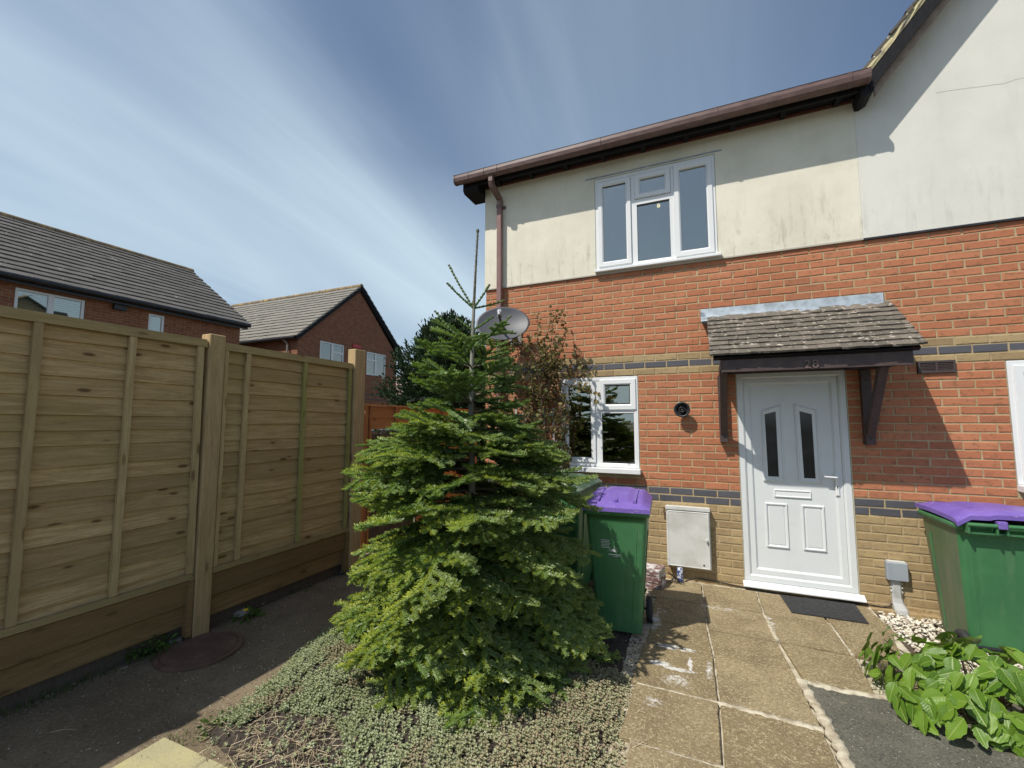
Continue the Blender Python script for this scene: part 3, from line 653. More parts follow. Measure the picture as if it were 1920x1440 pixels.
for y0, y1 in ((-6.6, -4.79), (-4.66, -2.80), (-2.66, -1.225)):
    for z0, z1, xo, mt in ((.275, .445, .020, 'gravelboard'), (.115, .262, -.014, 'gravelboard')):
        b = MB(); b.box(XF - .03 + min(0, xo + .04), XF + xo, y0 + .002, y1 - .002, z0, z1); b.build('gravel_board', M[mt], fence, bevel=.003)
b = MB(); b.box(XF - .062, XF - .046, -6.6, -1.225, -.06, .452); b.build('sun_leak_stop', M['old_board'], fence)  # added dark strip, blocks sun leaking through below the panels
for ye in (-2.80, -1.225, -4.79):
    b = MB(); b.box(XF - .02, XF + .040, ye - .035, ye, .04, .452); b.build('lit_strip_cover', M['gravelboard'], fence)  # added covers that hide the sunlit strip of post beside the gravel boards
for y0, y1, zt, lean in ((-2.796, -2.664, 2.335, 0), (-1.222, -1.050, 2.455, 0), (-4.79, -4.66, 2.36, 0)):
    b = MB(); b.box(XF - .07, XF + .046, y0 + .004, y1 - .004, -.1, zt); b.build('post', M['post'], fence, bevel=.006)
# ------------------------------------------------------------------ orange fence with the old grey one under it
of = thing('orange_fence', (-1.3, 0, 0), 'orange stained fence panels beyond the last grey post, over a rotten grey one', 'fence')
XO = -1.30; y = -.72
b = MB(); b.box(XO - .03, XO + .03, -.80, 2.2, 1.835, 1.858); pnl = b.build('capping_rail', M['orange_board'], of)
for z0, z1 in ((1.695, 1.833), (1.555, 1.70)):
    b = MB(); wavy_board(b, -.70, .34, z1, z0, XO - .008, .014, int(z0 * 100)); b.build('board', M['orange_board'], of)
z = 1.833; i = 0
while z > .1:
    b = MB(); wavy_board(b, .36, 2.2, z, z - .135, XO - .008, .014, 40 + i); b.build('board', M['orange_board'], of); z -= .135; i += 1
for yy, w_, zl in ((-.735, .05, .05), (-.66, .03, .05), (-.15, .028, 1.53), (.345, .04, .1), (1.0, .03, .1), (1.6, .03, .1)):
    b = MB(); b.box(XO + .008, XO + .036, yy - w_ / 2, yy + w_ / 2, zl, 1.833); b.build('batten', M['orange_batten'], of)
b = MB(); b.box(XO - .09, XO - .01, -.84, -.76, -.05, 1.84); b.build('post', M['orange_batten'], of, bevel=.004)
for i in range(10):
    b = MB(); ya = -.70 + i * .105; tp = 1.50 - .02 * random.random(); b.box(XO - .05, XO - .034 + .004 * (i % 2), ya, ya + .099, .05, tp); b.build('board', M['old_board'], of)
b = MB(); b.box(XO - .075, XO - .052, -.7, .36, 1.1, 1.18); b.box(XO - .075, XO - .052, -.7, .36, .4, .48); b.build('arris_rail', M['old_board'], of)
# ------------------------------------------------------------------ background houses
def far_window(parent, axis, c, a0, a1, z0, z1, mulls, trans, inner, y_in=.02):
    """axis 'x': wall plane x=c, spans y a0..a1"""
    fr = MB()
    def bx(mb, p0, p1, q0, q1, d0, d1): mb.box(c + d0, c + d1, p0, p1, q0, q1)
    e = .055
    bx(fr, a0, a0 + e, z0, z1, -.03, .02); bx(fr, a1 - e, a1, z0, z1, -.03, .02); bx(fr, a0, a1, z0, z0 + e, -.03, .019); bx(fr, a0, a1, z1 - e, z1, -.03, .019)
    for m_ in mulls: bx(fr, m_ - .055, m_ + .055, z0 + e, z1 - e, -.03, .018)
    for (u0, u1, zz) in trans: bx(fr, u0, u1, zz - .04, zz + .04, -.03, .017)
    wn = fr.build('window', M['upvc'], parent)
    g = MB(); bx(g, a0 + e, a1 - e, z0 + e, z1 - e, -.02, -.014); g.build('pane', M['glass'], wn)
    if inner == 'blind':
        b = MB(); z = z0 + e
        while z < z1 - e: b.add([(c - .034, a0 + e, z), (c - .034, a1 - e, z), (c - .045, a1 - e, z + .044), (c - .045, a0 + e, z + .044)], [(0, 1, 2, 3)]); z += .05
        o = b.build('blind', simple('white_blind', (.86, .88, .90), rough=.6), wn, fix=False); o['kind'] = 'stuff'
    if inner == 'curtain':
        b = MB(); n = 60; V = [(c - .09 + .025 * math.sin(i * 1.1), a0 + (a1 - a0) * i / n) for i in range(n + 1)]
        for i in range(n):
            if .40 < i / n < .47: continue
            b.add([(V[i][0], V[i][1], z0), (V[i + 1][0], V[i + 1][1], z0), (V[i + 1][0], V[i + 1][1], z1), (V[i][0], V[i][1], z1)], [(0, 1, 2, 3)])
        b.build('curtain', simple('net_curtain', (.34, .36, .28), (.20, .24, .15), 9, .9, stretch=(1, 2, .6)), wn, fix=False)
    b = MB(); bx(b, a0 - .1, a1 + .1, z0 - .1, z1 + .1, -.5, -.45); b.build('room_wall', M['dark'], wn)
    return wn
def far_brick():
    t = NT('far_brickwork'); tcn = t.n('ShaderNodeNewGeometry'); sp = t.n('ShaderNodeSeparateXYZ'); t.l(tcn.outputs['Position'], sp.inputs[0])
    c = t.n('ShaderNodeCombineXYZ'); t.l(t.m('ADD', sp.outputs[0], sp.outputs[1]), c.inputs[0]); t.l(sp.outputs[2], c.inputs[1])
    b = t.n('ShaderNodeTexBrick'); t.l(c.outputs[0], b.inputs[0]); b.inputs['Scale'].default_value = 1; b.inputs['Brick Width'].default_value = .225; b.inputs['Row Height'].default_value = .075
    b.inputs['Mortar Size'].default_value = .007; b.inputs['Color1'].default_value = (.25, .095, .052, 1); b.inputs['Color2'].default_value = (.34, .135, .075, 1); b.inputs['Mortar'].default_value = (.33, .25, .16, 1); b.inputs['Bias'].default_value = -.1
    col = t.mix(t.rmp(t.noise(t.pos(), 6, 5, .7), .45, .7, 0, .5), b.outputs[0], (.17, .065, .04)); t.col(col); t.rough(.9); t.spec(.2); t.bump(b.outputs['Fac'], -.006); return t.mat
M['far_brick'] = far_brick()
h1 = thing('long_brick_house', (-12, 1, 0), 'long dark brick house with low grey tiled roof behind the left fence', 'house')
XH = -12.0; HW = [(-.52, .745, 3.55, 4.76), (2.155, 2.56, 3.75, 4.75)]
w = MB()
for a, b, c, d in cells(-8, 4.86, -.2, 5.0, HW): w.add([(XH, a, c), (XH, b, c), (XH, b, d), (XH, a, d)], [(0, 1, 2, 3)])
for h in HW:
    a, b, c, d = h; x2 = XH - .1
    for vs in (((a, c), (b, c)), ((b, c), (b, d)), ((b, d), (a, d)), ((a, d), (a, c))): w.add([(XH, *vs[0]), (XH, *vs[1]), (x2, *vs[1]), (x2, *vs[0])], [(0, 1, 2, 3)])
w.prism([(XH - .002, -.2), (XH - .002, 5.0), (XH - 3.4, 7.3), (XH - 7, 5.0), (XH - 7, -.2)], 1, 4.80, 4.86); w.box(XH - 7, XH - 6.9, -8, 4.8, -.2, 5.0)
w.build('wall', M['far_brick'], h1, fix=False)
k = MB(); k.prism([(XH + .22, 4.99), (XH - 3.25, 7.37), (XH - 7.0, 4.95), (XH - 7, 4.85), (XH - 3.25, 7.25), (XH + .2, 4.90)], 1, -8, 5.03); r1 = k.build('roof', M['black_wood'], h1)
p1 = math.atan2(7.37 - 4.99, 3.47)
for i in range(15):
    g = .285; c_, s_ = math.cos(p1), math.sin(p1)
    roof_course(r1, (XH + .27 - c_ * g * i, -8, 4.965 + s_ * g * i), (0, 1, 0), (-c_, 0, s_), (s_, 0, c_), 13.06, g, .33, .045, M['roof_tile'], seed=i + 100)
for i in range(30):
    k = MB(); a = -8 + i * .436; k.tube([(XH - 3.25, a, 7.36 + random.gauss(0, .004)), (XH - 3.25, a + .42, 7.36)], .12, 8); k.build('ridge_tile', M['ridge_tile'], r1)
k = MB(); k.tube([(XH + .28, -8, 4.93), (XH + .28, 5.02, 4.93)], .065, 8); k.box(XH + .17, XH + .2, -8, 5.0, 4.80, 4.97); k.box(XH, XH + .18, -8, 5.0, 4.86, 4.88); k.build('gutter', M['black_plastic'], h1)
far_window(h1, 'x', XH - .03, -.51, .735, 3.56, 4.75, [.11], [], 'blind')
far_window(h1, 'x', XH - .03, 2.16, 2.555, 3.76, 4.745, [], [], 'none')
k = MB(); k.box(XH + .0, XH + .12, 1.30, 1.58, 4.66, 4.80); k.build('vent_box', M['black_plastic'], h1)
h2 = thing('gable_brick_house', (-12, 10, 0), 'brick gable house with two white windows and pale tiled roof, beyond the fences', 'house')
YA, YB, YM = 7.2, 13.25, 10.45; XG = -12.0
W2 = [(8.30, 9.63, 3.85, 5.02), (11.06, 12.42, 3.85, 4.97), (11.3, 12.9, 1.2, 2.42)]
w = MB()
for a, b, c, d in cells(YA, YB, -.2, 5.05, W2): w.add([(XG, a, c), (XG, b, c), (XG, b, d), (XG, a, d)], [(0, 1, 2, 3)])
w.add([(XG, YA, 5.05), (XG, YB, 5.05), (XG, YM, 7.78)], [(0, 1, 2)])
for h in W2:
    a, b, c, d = h; x2 = XG - .1
    for vs in (((a, c), (b, c)), ((b, c), (b, d)), ((b, d), (a, d)), ((a, d), (a, c))): w.add([(XG, *vs[0]), (XG, *vs[1]), (x2, *vs[1]), (x2, *vs[0])], [(0, 1, 2, 3)])
w.add([(XG, YA, -.2), (XG - 9, YA, -.2), (XG - 9, YA, 5.0), (XG, YA, 5.0)], [(0, 1, 2, 3)]); w.add([(XG, YB, -.2), (XG - 9, YB, -.2), (XG - 9, YB, 5.0), (XG, YB, 5.0)], [(0, 1, 2, 3)])
w.build('wall', M['far_brick'], h2, fix=False)
k = MB(); k.prism([(YA - .18, 4.96), (YM, 7.93), (YB + .55, 4.96), (YB + .55, 4.86), (YM, 7.80), (YA - .18, 4.86)], 0, XG - 9, XG + .14); r2 = k.build('roof', M['black_wood'], h2)
p2 = math.atan2(7.93 - 4.96, YM - YA + .18)
for i in range(15):
    g = .292; c_, s_ = math.cos(p2), math.sin(p2)
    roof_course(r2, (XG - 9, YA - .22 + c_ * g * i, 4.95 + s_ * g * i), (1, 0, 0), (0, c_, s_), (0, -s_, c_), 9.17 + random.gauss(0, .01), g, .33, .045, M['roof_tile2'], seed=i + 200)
    roof_course(r2, (XG + .17, YB + .59 - math.cos(.73) * g * i, 4.95 + math.sin(.73) * g * i), (-1, 0, 0), (0, -math.cos(.73), math.sin(.73)), (0, math.sin(.73), math.cos(.73)), 9.17 + random.gauss(0, .01), g, .33, .045, M['roof_tile'], seed=i + 230) if i < 15 and i * g * math.cos(.73) < YB + .59 - YM else None
for i in range(21):
    k = MB(); a = XG - 9 + i * .436; k.tube([(a, YM, 7.93), (a + .42, YM, 7.93)], .12, 8); k.build('ridge_tile', M['ridge_tile'], r2)
for y0, y1, z0, z1 in ((YA - .16, YM, 4.90, 7.86), (YB + .5, YM, 4.90, 7.86)):
    k = MB(); k.bar((XG + .10, y0, z0), (XG + .10, y1, z1), .03, .20, up=(0, 0, 1)); k.build('bargeboard', M['black_wood'], h2)
k = MB(); k.tube([(XG - 9, YA - .20, 4.92), (XG + .05, YA - .20, 4.92)], .065, 8); k.build('gutter', M['black_plastic'], h2)
k = MB(); k.tube([(XG - .6, YA - .19, 4.9), (XG - .45, YA - .09, 4.7), (XG - .45, YA - .07, 0)], .045, 8); k.build('downpipe', simple('pale_pipe', (.30, .25, .22)), h2)
far_window(h2, 'x', XG - .03, 8.31, 9.62, 3.86, 5.01, [8.98], [(9.03, 9.60, 4.62)], 'curtain')
far_window(h2, 'x', XG - .03, 11.07, 12.41, 3.86, 4.96, [11.70], [(11.1, 11.66, 4.58)], 'curtain')
far_window(h2, 'x', XG - .03, 11.31, 12.89, 1.21, 2.41, [12.1], [], 'none')
k = MB(); k.box(XG + .002, XG + .05, 10.12, 10.62, 5.02, 5.16); k.build('alarm_box', simple('red_alarm', (.55, .03, .03), rough=.4), h2)
k = MB(); k.box(XG + .002, XG + .012, YA, YB, 2.86, 2.93); k.box(XG + .002, XG + .012, YA, YB, 2.66, 2.72); k.build('string_course', simple('dark_brick_band', (.10, .07, .06)), h2)
h3 = thing('distant_house', (-17, 24, 0), 'low pinkish tiled roof of a distant house beside the dark conifer', 'house')
k = MB(); k.prism([(19, 3.1), (22, 5.1), (26, 3.1)], 0, -26, -12); k.build('roof', M['pink_tile'], h3)
k = MB(); k.box(-25.8, -12.2, 19.4, 25.6, -.2, 3.15); k.build('wall', M['far_brick'], h3)
# dark shed roof glimpsed over the orange fence
sh = thing('garden_shed', (-4, 4, 0), 'dark flat-roofed garden shed just showing above the orange fence', 'shed')
k = MB(); k.box(-4.20, -2.95, 3.5, 4.6, 2.12, 2.21); k.build('roof', simple('shed_felt', (.03, .03, .03), (.05, .05, .045), 5, .9), sh)
k = MB(); k.box(-4.10, -3.05, 3.6, 4.5, -.1, 2.12); k.build('wall', M['old_board'], sh)
# ------------------------------------------------------------------ ground
def ground_mat():
    t = NT('gritty_old_tarmac'); p = t.pos(); c = t.mix(t.rmp(t.noise(p, 2.2, 6), .35, .7), (.19, .146, .092), (.28, .220, .142))
    c = t.mix(t.rmp(t.noise(p, 60, 4, .8), .54, .68, 0, .8), c, (.42, .36, .27)); c = t.mix(t.rmp(t.noise(p, 45, 5, .8), .5, .7, 0, .6), c, (.06, .048, .035))
    c = t.mix(t.rmp(t.noise(p, 4.5, 5), .62, .72, 0, .5), c, (.20, .12, .06)); t.col(c); t.rough(.95); t.spec(.25); t.bump(t.noise(p, 150, 6, .8), .006); return t.mat
M['ground'] = ground_mat()
g = MB(); g.add([(-900, -900, -.04), (900, -900, -.04), (900, 900, -.04), (-900, 900, -.04)], [(0, 1, 2, 3)]); tag(g.build('ground', simple('distant_ground', (.10, .095, .07), (.14, .13, .09), .4, .95), fix=False), kind='structure')
def field(name, x0, x1, y0, y1, st, zf, mat, kind='structure'):
    nx = int((x1 - x0) / st); ny = int((y1 - y0) / st); X, Y = np.meshgrid(np.linspace(x0, x1, nx + 1), np.linspace(y0, y1, ny + 1)); Z = zf(X, Y)
    V = np.stack([X.ravel(), Y.ravel(), Z.ravel()], 1); i = np.arange(nx * ny); r = i // nx; c = i % nx; a = r * (nx + 1) + c
    F = np.stack([a, a + 1, a + nx + 2, a + nx + 1], 1); return tag(np_mesh(name, V, F, mat, smooth=True), kind=kind)
_ph = rng.uniform(0, 6.28, (24,)); _k = rng.normal(0, 1, (24, 2))
def fbm(X, Y, f):
    z = 0 * X
    for i in range(24): z = z + np.sin((X * _k[i, 0] + Y * _k[i, 1]) * f * (1 + i * .12) + _ph[i]) / (1 + i * .3)
    return z / 4
field('path_tarmac', -1.5, .9, -5.6, 1.2, .03, lambda X, Y: .004 + .005 * fbm(X, Y, 5), M['ground'])
# pebbles and grit lying on the path
def rocks(name, n, place, size, mat, kind='stuff', lab=None, flat=.6, sub=None):
    ph = (1 + 5 ** .5) / 2; iv = np.array([(-1, ph, 0), (1, ph, 0), (-1, -ph, 0), (1, -ph, 0), (0, -1, ph), (0, 1, ph), (0, -1, -ph), (0, 1, -ph), (ph, 0, -1), (ph, 0, 1), (-ph, 0, -1), (-ph, 0, 1)], float); iv /= np.linalg.norm(iv[0])
    fi = np.array([(0, 11, 5), (0, 5, 1), (0, 1, 7), (0, 7, 10), (0, 10, 11), (1, 5, 9), (5, 11, 4), (11, 10, 2), (10, 7, 6), (7, 1, 8), (3, 9, 4), (3, 4, 2), (3, 2, 6), (3, 6, 8), (3, 8, 9), (4, 9, 5), (2, 4, 11), (6, 2, 10), (8, 6, 7), (9, 8, 1)])
    P = place(n); n = len(P); s = size[0] + (size[1] - size[0]) * rng.random(n) ** 2
    v = iv[None] * s[:, None, None] * (1 + .22 * rng.normal(size=(n, 12, 1))) * np.array([1, .75, flat]); a = rng.uniform(0, 6.28, n); c, sn = np.cos(a)[:, None], np.sin(a)[:, None]
    x = v[:, :, 0] * c - v[:, :, 1] * sn; y = v[:, :, 0] * sn + v[:, :, 1] * c; v = np.stack([x, y, v[:, :, 2]], 2) + P[:, None, :]; v[:, :, 2] += (s * flat * .5)[:, None]
    F = (fi[None] + (np.arange(n) * 12)[:, None, None]).reshape(-1, 3); o = np_mesh(name, v.reshape(-1, 3), F, mat); o['kind'] = kind
    if lab: o['label'] = lab
    return o
def box_place(x0, x1, y0, y1, z=.006):
    return lambda n: np.stack([rng.uniform(x0, x1, n), rng.uniform(y0, y1, n), np.full(n, z)], 1)
def rnd_mat(name, a, b, c3=None, rough=.85):
    t = NT(name); r = t.n('ShaderNodeNewGeometry').outputs['Random Per Island']; c = t.mix(r, a, b)
    if c3: c = t.mix(t.rmp(t.m('FRACT', t.m('MULTIPLY', r, 13.7)), .7, .8), c, c3)
    t.col(c); t.rough(rough); t.spec(.3); return t.mat
M['grit'] = rnd_mat('mixed_grit', (.10, .085, .065), (.30, .25, .19), (.55, .50, .42))
rocks('grit', 5200, box_place(-1.15, .35, -4.6, -.6), (.0015, .0055), M['grit'], lab='small grit scattered over the shaded path')
rocks('loose_stones', 90, lambda n: np.stack([-1.0 - .25 * rng.random(n), rng.uniform(-4.3, -1.2, n), np.full(n, .02)], 1), (.008, .022), rnd_mat('dull_stones', (.10, .085, .065), (.22, .19, .15)), lab='small stones lodged along the fence foot')
# ------------------------------------------------------------------ paving slabs
t = NT('worn_buff_paving'); p = t.pos(); r = t.n('ShaderNodeObjectInfo').outputs['Random']
c = t.mix(r, (.255, .202, .110), (.335, .270, .155)); c = t.mix(t.rmp(t.noise(p, 3.4, 6, .65), .38, .66, 0, .75), c, (.195, .150, .085))
c = t.mix(t.rmp(t.noise(t.pos((3, 9, 3)), 2.5, 6), .58, .75, 0, .5), c, (.40, .34, .22)); c = t.mix(t.rmp(t.noise(p, 58, 3, .85), .48, .62, 0, .55), c, (.14, .10, .055)); c = t.mix(t.rmp(t.noise(p, 72, 3, .85), .53, .62, 0, .62), c, (.60, .50, .31)); c = t.mix(t.rmp(t.noise(p, 26, 4, .8), .52, .68, 0, .45), c, (.17, .13, .08))
c = t.mix(t.rmp(t.noise(p, 14, 7, .75), .62, .72, 0, .5), c, (.12, .10, .07))
# dried plaster scrubbed into the surface, each patch with a shape of its own
nz = t.noise(p, 22, 8, .78, .6); xyz = t.n('ShaderNodeSeparateXYZ'); t.l(t.n('ShaderNodeNewGeometry').outputs['Position'], xyz.inputs[0]); tot = None
for cx, cy, rx, ry, amt in ((2.22, -1.76, .07, .035, 1), (2.34, -1.79, .10, .022, .9), (2.405, -1.70, .016, .09, .9), (2.33, -1.93, .10, .09, .62), (2.30, -1.51, .17, .035, .75), (2.52, -1.72, .025, .12, .7), (2.62, -.65, .16, .05, .6), (2.12, -1.12, .06, .18, .72), (2.50, -.64, .05, .03, .7), (2.22, -2.2, .06, .05, .6), (2.98, -.85, .03, .20, .6), (2.15, -.9, .05, .10, .5)):
    ex = t.m('DIVIDE', t.m('SUBTRACT', xyz.outputs[0], cx), rx); ey = t.m('DIVIDE', t.m('SUBTRACT', xyz.outputs[1], cy), ry); d2 = t.m('ADD', t.m('MULTIPLY', ex, ex), t.m('MULTIPLY', ey, ey)); m1 = t.m('MULTIPLY', t.rmp(d2, 2.2, .1), amt); tot = m1 if tot is None else t.m('MAXIMUM', tot, m1)
c = t.mix(t.m('MULTIPLY', t.rmp(t.m('ADD', nz, t.m('MULTIPLY', tot, .34)), .66, .82), t.rmp(tot, .02, .2)), c, (.66, .65, .61))
t.col(c); t.rough(.9); t.spec(.2); t.bump(t.noise(p, 75, 5, .75), .006); M['slab'] = t.mat
M['joint'] = simple('pale_joint_mortar', (.58, .53, .40), (.30, .25, .17), 17, .95, .005, 80)
sb = MB(); n = 40
tag(field('slab_bedding', 1.98, 3.825, -4.2, .0, .03, lambda X, Y: .012 + .004 * fbm(X, Y, 9), M['joint']), kind='structure')
patio = thing('slab_path', (2.5, -1.5, 0), 'path of worn buff paving slabs leading to the white door', 'path'); patio['kind'] = 'structure'
del patio['category']
def slab(pts, zt=.034, seed=0):
    r = random.Random(seed); c = Vector((sum(p[0] for p in pts) / len(pts), sum(p[1] for p in pts) / len(pts))); rings = [[], [], [], []]; tilt = (r.gauss(0, .004), r.gauss(0, .004)); dz = r.gauss(0, .0015)
    E = []
    for i in range(len(pts)):
        a = Vector(pts[i]); b = Vector(pts[(i + 1) % len(pts)]); m = max(2, int((b - a).length / .05))
        for k in range(m):
            q = a.lerp(b, k / m); nrm = (b - a).normalized(); E.append(q + Vector((-nrm.y, nrm.x)) * (abs(r.gauss(0, .0022)) if k else .002))
    for q in E:
        z = zt + dz + tilt[0] * (q.x - c.x) + tilt[1] * (q.y - c.y); d = (c - q).normalized()
        rings[0].append((q.x, q.y, -.01)); rings[1].append((q.x, q.y, z - .005)); rings[2].append((q.x + d.x * .005, q.y + d.y * .005, z)); 
    k = MB(); k.loft(rings[:3], 0, caps=False); k.add(rings[2], [tuple(range(len(E)))]); return k.build('paving_slab', M['slab'], patio)
G_ = .006
XL, XC, XM, XR = 2.095, 2.52, 2.965, 3.425
rowsY = [-.085, -.605, -1.105, -1.505, -2.05, -2.565, -3.10, -3.62]
sh_ = {0: 2.03, 1: 2.08, 2: 2.10, 3: 2.075, 4: 2.09, 5: 2.14, 6: 2.14}
c1x = [2.470, 2.490, 2.515, 2.550, 2.568, 2.571, 2.575, 2.58]; c2x = [2.945, 2.950, 2.985, 3.020, 3.060, 3.085, 3.11, 3.13]
sd = 0
for i in range(7):
    y1, y0 = rowsY[i] - G_, rowsY[i + 1] + G_; lx = sh_[i]; sd += 1
    slab([(lx, y0), (c1x[i + 1] - G_, y0), (c1x[i] - G_, y1), (lx + .01, y1)], seed=sd); sd += 1
    slab([(c1x[i + 1] + G_, y0), (c2x[i + 1] - G_, y0 - (.02 if i >= 2 else 0)), (c2x[i] - G_, y1 - (.02 if i > 2 else 0)), (c1x[i] + G_, y1)], seed=sd)
slab([(c2x[1] + G_, -.60), (3.40, -.612), (3.38, -.093), (c2x[0] + G_, -.093)], seed=31); slab([(3.40 + G_ * 1.5, -.612), (3.84, -.62), (3.78, -.093), (3.40, -.093)], seed=32)
slab([(c2x[2] + G_, -1.10), (3.432 - G_, -1.115), (3.418 - G_, -.628), (c2x[1] + G_ * 1.6, -.62)], seed=33); slab([(3.432 + G_, -1.115), (3.70, -1.12), (3.80, -.636), (3.418 + G_, -.628)], seed=34)
slab([(3.060, -1.585), (3.42, -1.605), (3.44, -1.13), (2.995 + G_, -1.12)], seed=35)
# raised mortar ribbons squeezed along some joints
def ribbon(pts, w0, h, seed, mat='joint'):
    r = random.Random(seed); k = MB(); P = []
    for a, b in zip(pts, pts[1:]):
        m = max(2, int((Vector(b) - Vector(a)).length / .025))
        for i in range(m): P.append(Vector(a).lerp(Vector(b), i / m))
    P.append(Vector(pts[-1])); L_ = []; Rr = []; Cc = []
    rings = []
    for i, q in enumerate(P):
        d = (P[min(i + 1, len(P) - 1)] - P[max(i - 1, 0)]).normalized(); nn = Vector((-d.y, d.x)); a = w0 * (.35 + 1.1 * abs(mnoise.noise((q.x * 17, q.y * 17, seed))) + r.random() * .5); b = w0 * (.35 + 1.1 * abs(mnoise.noise((q.x * 17, q.y * 17, seed + 9))) + r.random() * .5)
        rings.append([(*(q + nn * a), .016), (*(q + nn * a * .82), h - .003 + r.gauss(0, .0012)), (*(q + nn * a * .2), h - .001 + r.gauss(0, .0012)), (*(q - nn * b * .82), h - .003 + r.gauss(0, .0012)), (*(q - nn * b), .016)])
    k.loft(rings, 0, True, True); o = k.build('joint_mortar', M[mat], patio); return o
ribbon([(2.11, -2.05), (2.568, -2.055)], .014, .037, 1); ribbon([(2.568, -2.055), (3.06, -2.08)], .027, .0375, 21); ribbon([(2.147, -2.57), (2.575, -2.57)], .015, .036, 2)
ribbon([(2.947, -.60), (2.985, -1.10)], .018, .037, 3); ribbon([(3.41, -.61), (3.432, -1.12)], .012, .036, 4); ribbon([(2.503, -.9), (2.515, -1.1), (2.552, -1.50)], .008, .035, 5)

ribbon([(3.045, -1.60), (3.055, -1.75), (3.095, -2.05), (3.12, -2.4), (3.14, -3.2), (3.15, -4.0)], .036, .039, 6); ribbon([(3.05, -1.60), (3.25, -1.625), (3.50, -1.60), (3.62, -1.54)], .030, .036, 7)
# tarmac drive on the right
t = NT('dark_tarmac'); p = t.pos(); c = t.mix(t.rmp(t.noise(p, 5, 6), .35, .7), (.115, .112, .085), (.165, .160, .122)); c = t.mix(t.rmp(t.noise(p, 75, 3, .8), .52, .66, 0, .8), c, (.24, .232, .19)); c = t.mix(t.rmp(t.noise(p, 90, 3, .8), .50, .64, 0, .7), c, (.03, .03, .03)); c = t.mix(t.rmp(t.vor(p, 38), .13, .08), c, (.50, .48, .43)); c = t.mix(t.rmp(t.noise(p, 7, 6), .68, .74, 0, .6), c, (.35, .28, .18))
t.col(c); t.rough(.85); t.spec(.35); t.bump(t.noise(p, 80, 5, .8), .008); M['tarmac'] = t.mat
k = MB(); k.add([(3.065, -1.64), (3.16, -2.3), (3.19, -3.4), (3.2, -5.5), (7.5, -5.5), (7.5, -1.55), (4.7, -1.60), (3.7, -1.56), (3.30, -1.63)][0:0] or [(x, y, .026) for x, y in [(3.065, -1.64), (3.11, -2.0), (3.16, -2.6), (3.19, -3.4), (3.2, -5.5), (7.5, -5.5), (7.5, -1.55), (4.7, -1.60), (3.75, -1.56), (3.30, -1.63)]], [tuple(range(10))]); tag(k.build('drive_tarmac', M['tarmac'], fix=False), kind='structure')
field('border_soil', 3.55, 7.2, -1.62, .0, .04, lambda X, Y: .012 - .055 * np.clip((X - 3.74) / .2, 0, 1) + .012 * fbm(X, Y, 7), simple('garden_soil', (.07, .05, .035), (.14, .11, .075), 20, .95, .008, 60))
M['white_pebble'] = rnd_mat('white_pebbles', (.62, .56, .43), (.80, .76, .66), (.42, .36, .28), .6)
def peb(n):
    x = rng.uniform(3.80, 5.2, n); y = rng.uniform(-1.25, -.02, n); k = (y < -.02) & (x > 3.80) & (x - 3.80 > (-y - .45) * -.2) & (x > 3.80 - .12 * y); P = np.stack([x, y, -.03 + .03 * rng.random(n)], 1)[k]; return P
rocks('white_gravel', 4200, peb, (.009, .019), M['white_pebble'], lab='white decorative pebbles against the brick wall beside the bin')
rocks('path_gravel', 260, lambda n: np.stack([rng.normal(3.72, .12, n), rng.normal(-1.50, .05, n), np.full(n, .03)], 1), (.004, .012), M['white_pebble'], lab='stray gravel between tarmac and shrub')
# ------------------------------------------------------------------ small things on the ground
mh = thing('manhole_cover', (-.80, -2.865, 0), 'round rusty brown iron manhole cover on the shaded path', 'manhole cover')
M['rust'] = simple('rusty_iron', (.125, .072, .048), (.18, .11, .075), 9, .8, .003, 90)
k = MB(); n = 48; prf = [(.262, -.02), (.262, .020), (.258, .026), (.236, .027), (.232, .020), (.228, .020), (.224, .027), (.0, .028)]
k.loft([[(-.80 + r_ * math.cos(2 * math.pi * i / n), -2.865 + r_ * math.sin(2 * math.pi * i / n), z) for i in range(n)] for r_, z in [(p_[0] if p_[0] else .001, p_[1]) for p_ in prf]], 0, True); k.build('lid', M['rust'], mh)
k = MB()
for i in range(-5, 6):
    for j in range(-5, 6):
        if i * i + j * j < 24: x, y = -.80 + i * .038, -2.865 + j * .038; k.box(x - .007, x + .007, y - .012, y + .012, .026, .030)
o = k.build('tread_pattern', M['rust'], mh); o['kind'] = 'stuff'
cs = MB(); cs.v = []; pp = [(-.035, -3.495), (.465, -3.492), (.47, -3.99), (-.04, -4.0)]
rings = [[(x, y, -.02) for x, y in pp], [(x, y, .030) for x, y in pp], [(x + (.215 - x) * .012, y + (-3.745 - y) * .012, .034) for x, y in pp]]
cs.loft(rings, 0, True)
t = NT('lichen_concrete'); p = t.pos(); c = t.mix(t.rmp(t.noise(p, 6, 6), .35, .65), (.50, .45, .22), (.42, .38, .22)); c = t.mix(t.rmp(t.noise(p, 60, 5, .8), .5, .7, 0, .6), c, (.22, .20, .10)); c = t.mix(t.rmp(t.noise(p, 120, 3), .6, .68, 0, .5), c, (.65, .62, .42)); t.col(c); t.rough(.9); t.bump(t.noise(p, 120, 6, .7), .004)
tag(cs.build('concrete_slab', t.mat), 'pale yellowish lichen-covered concrete slab at the edge of the sedum', 'slab')
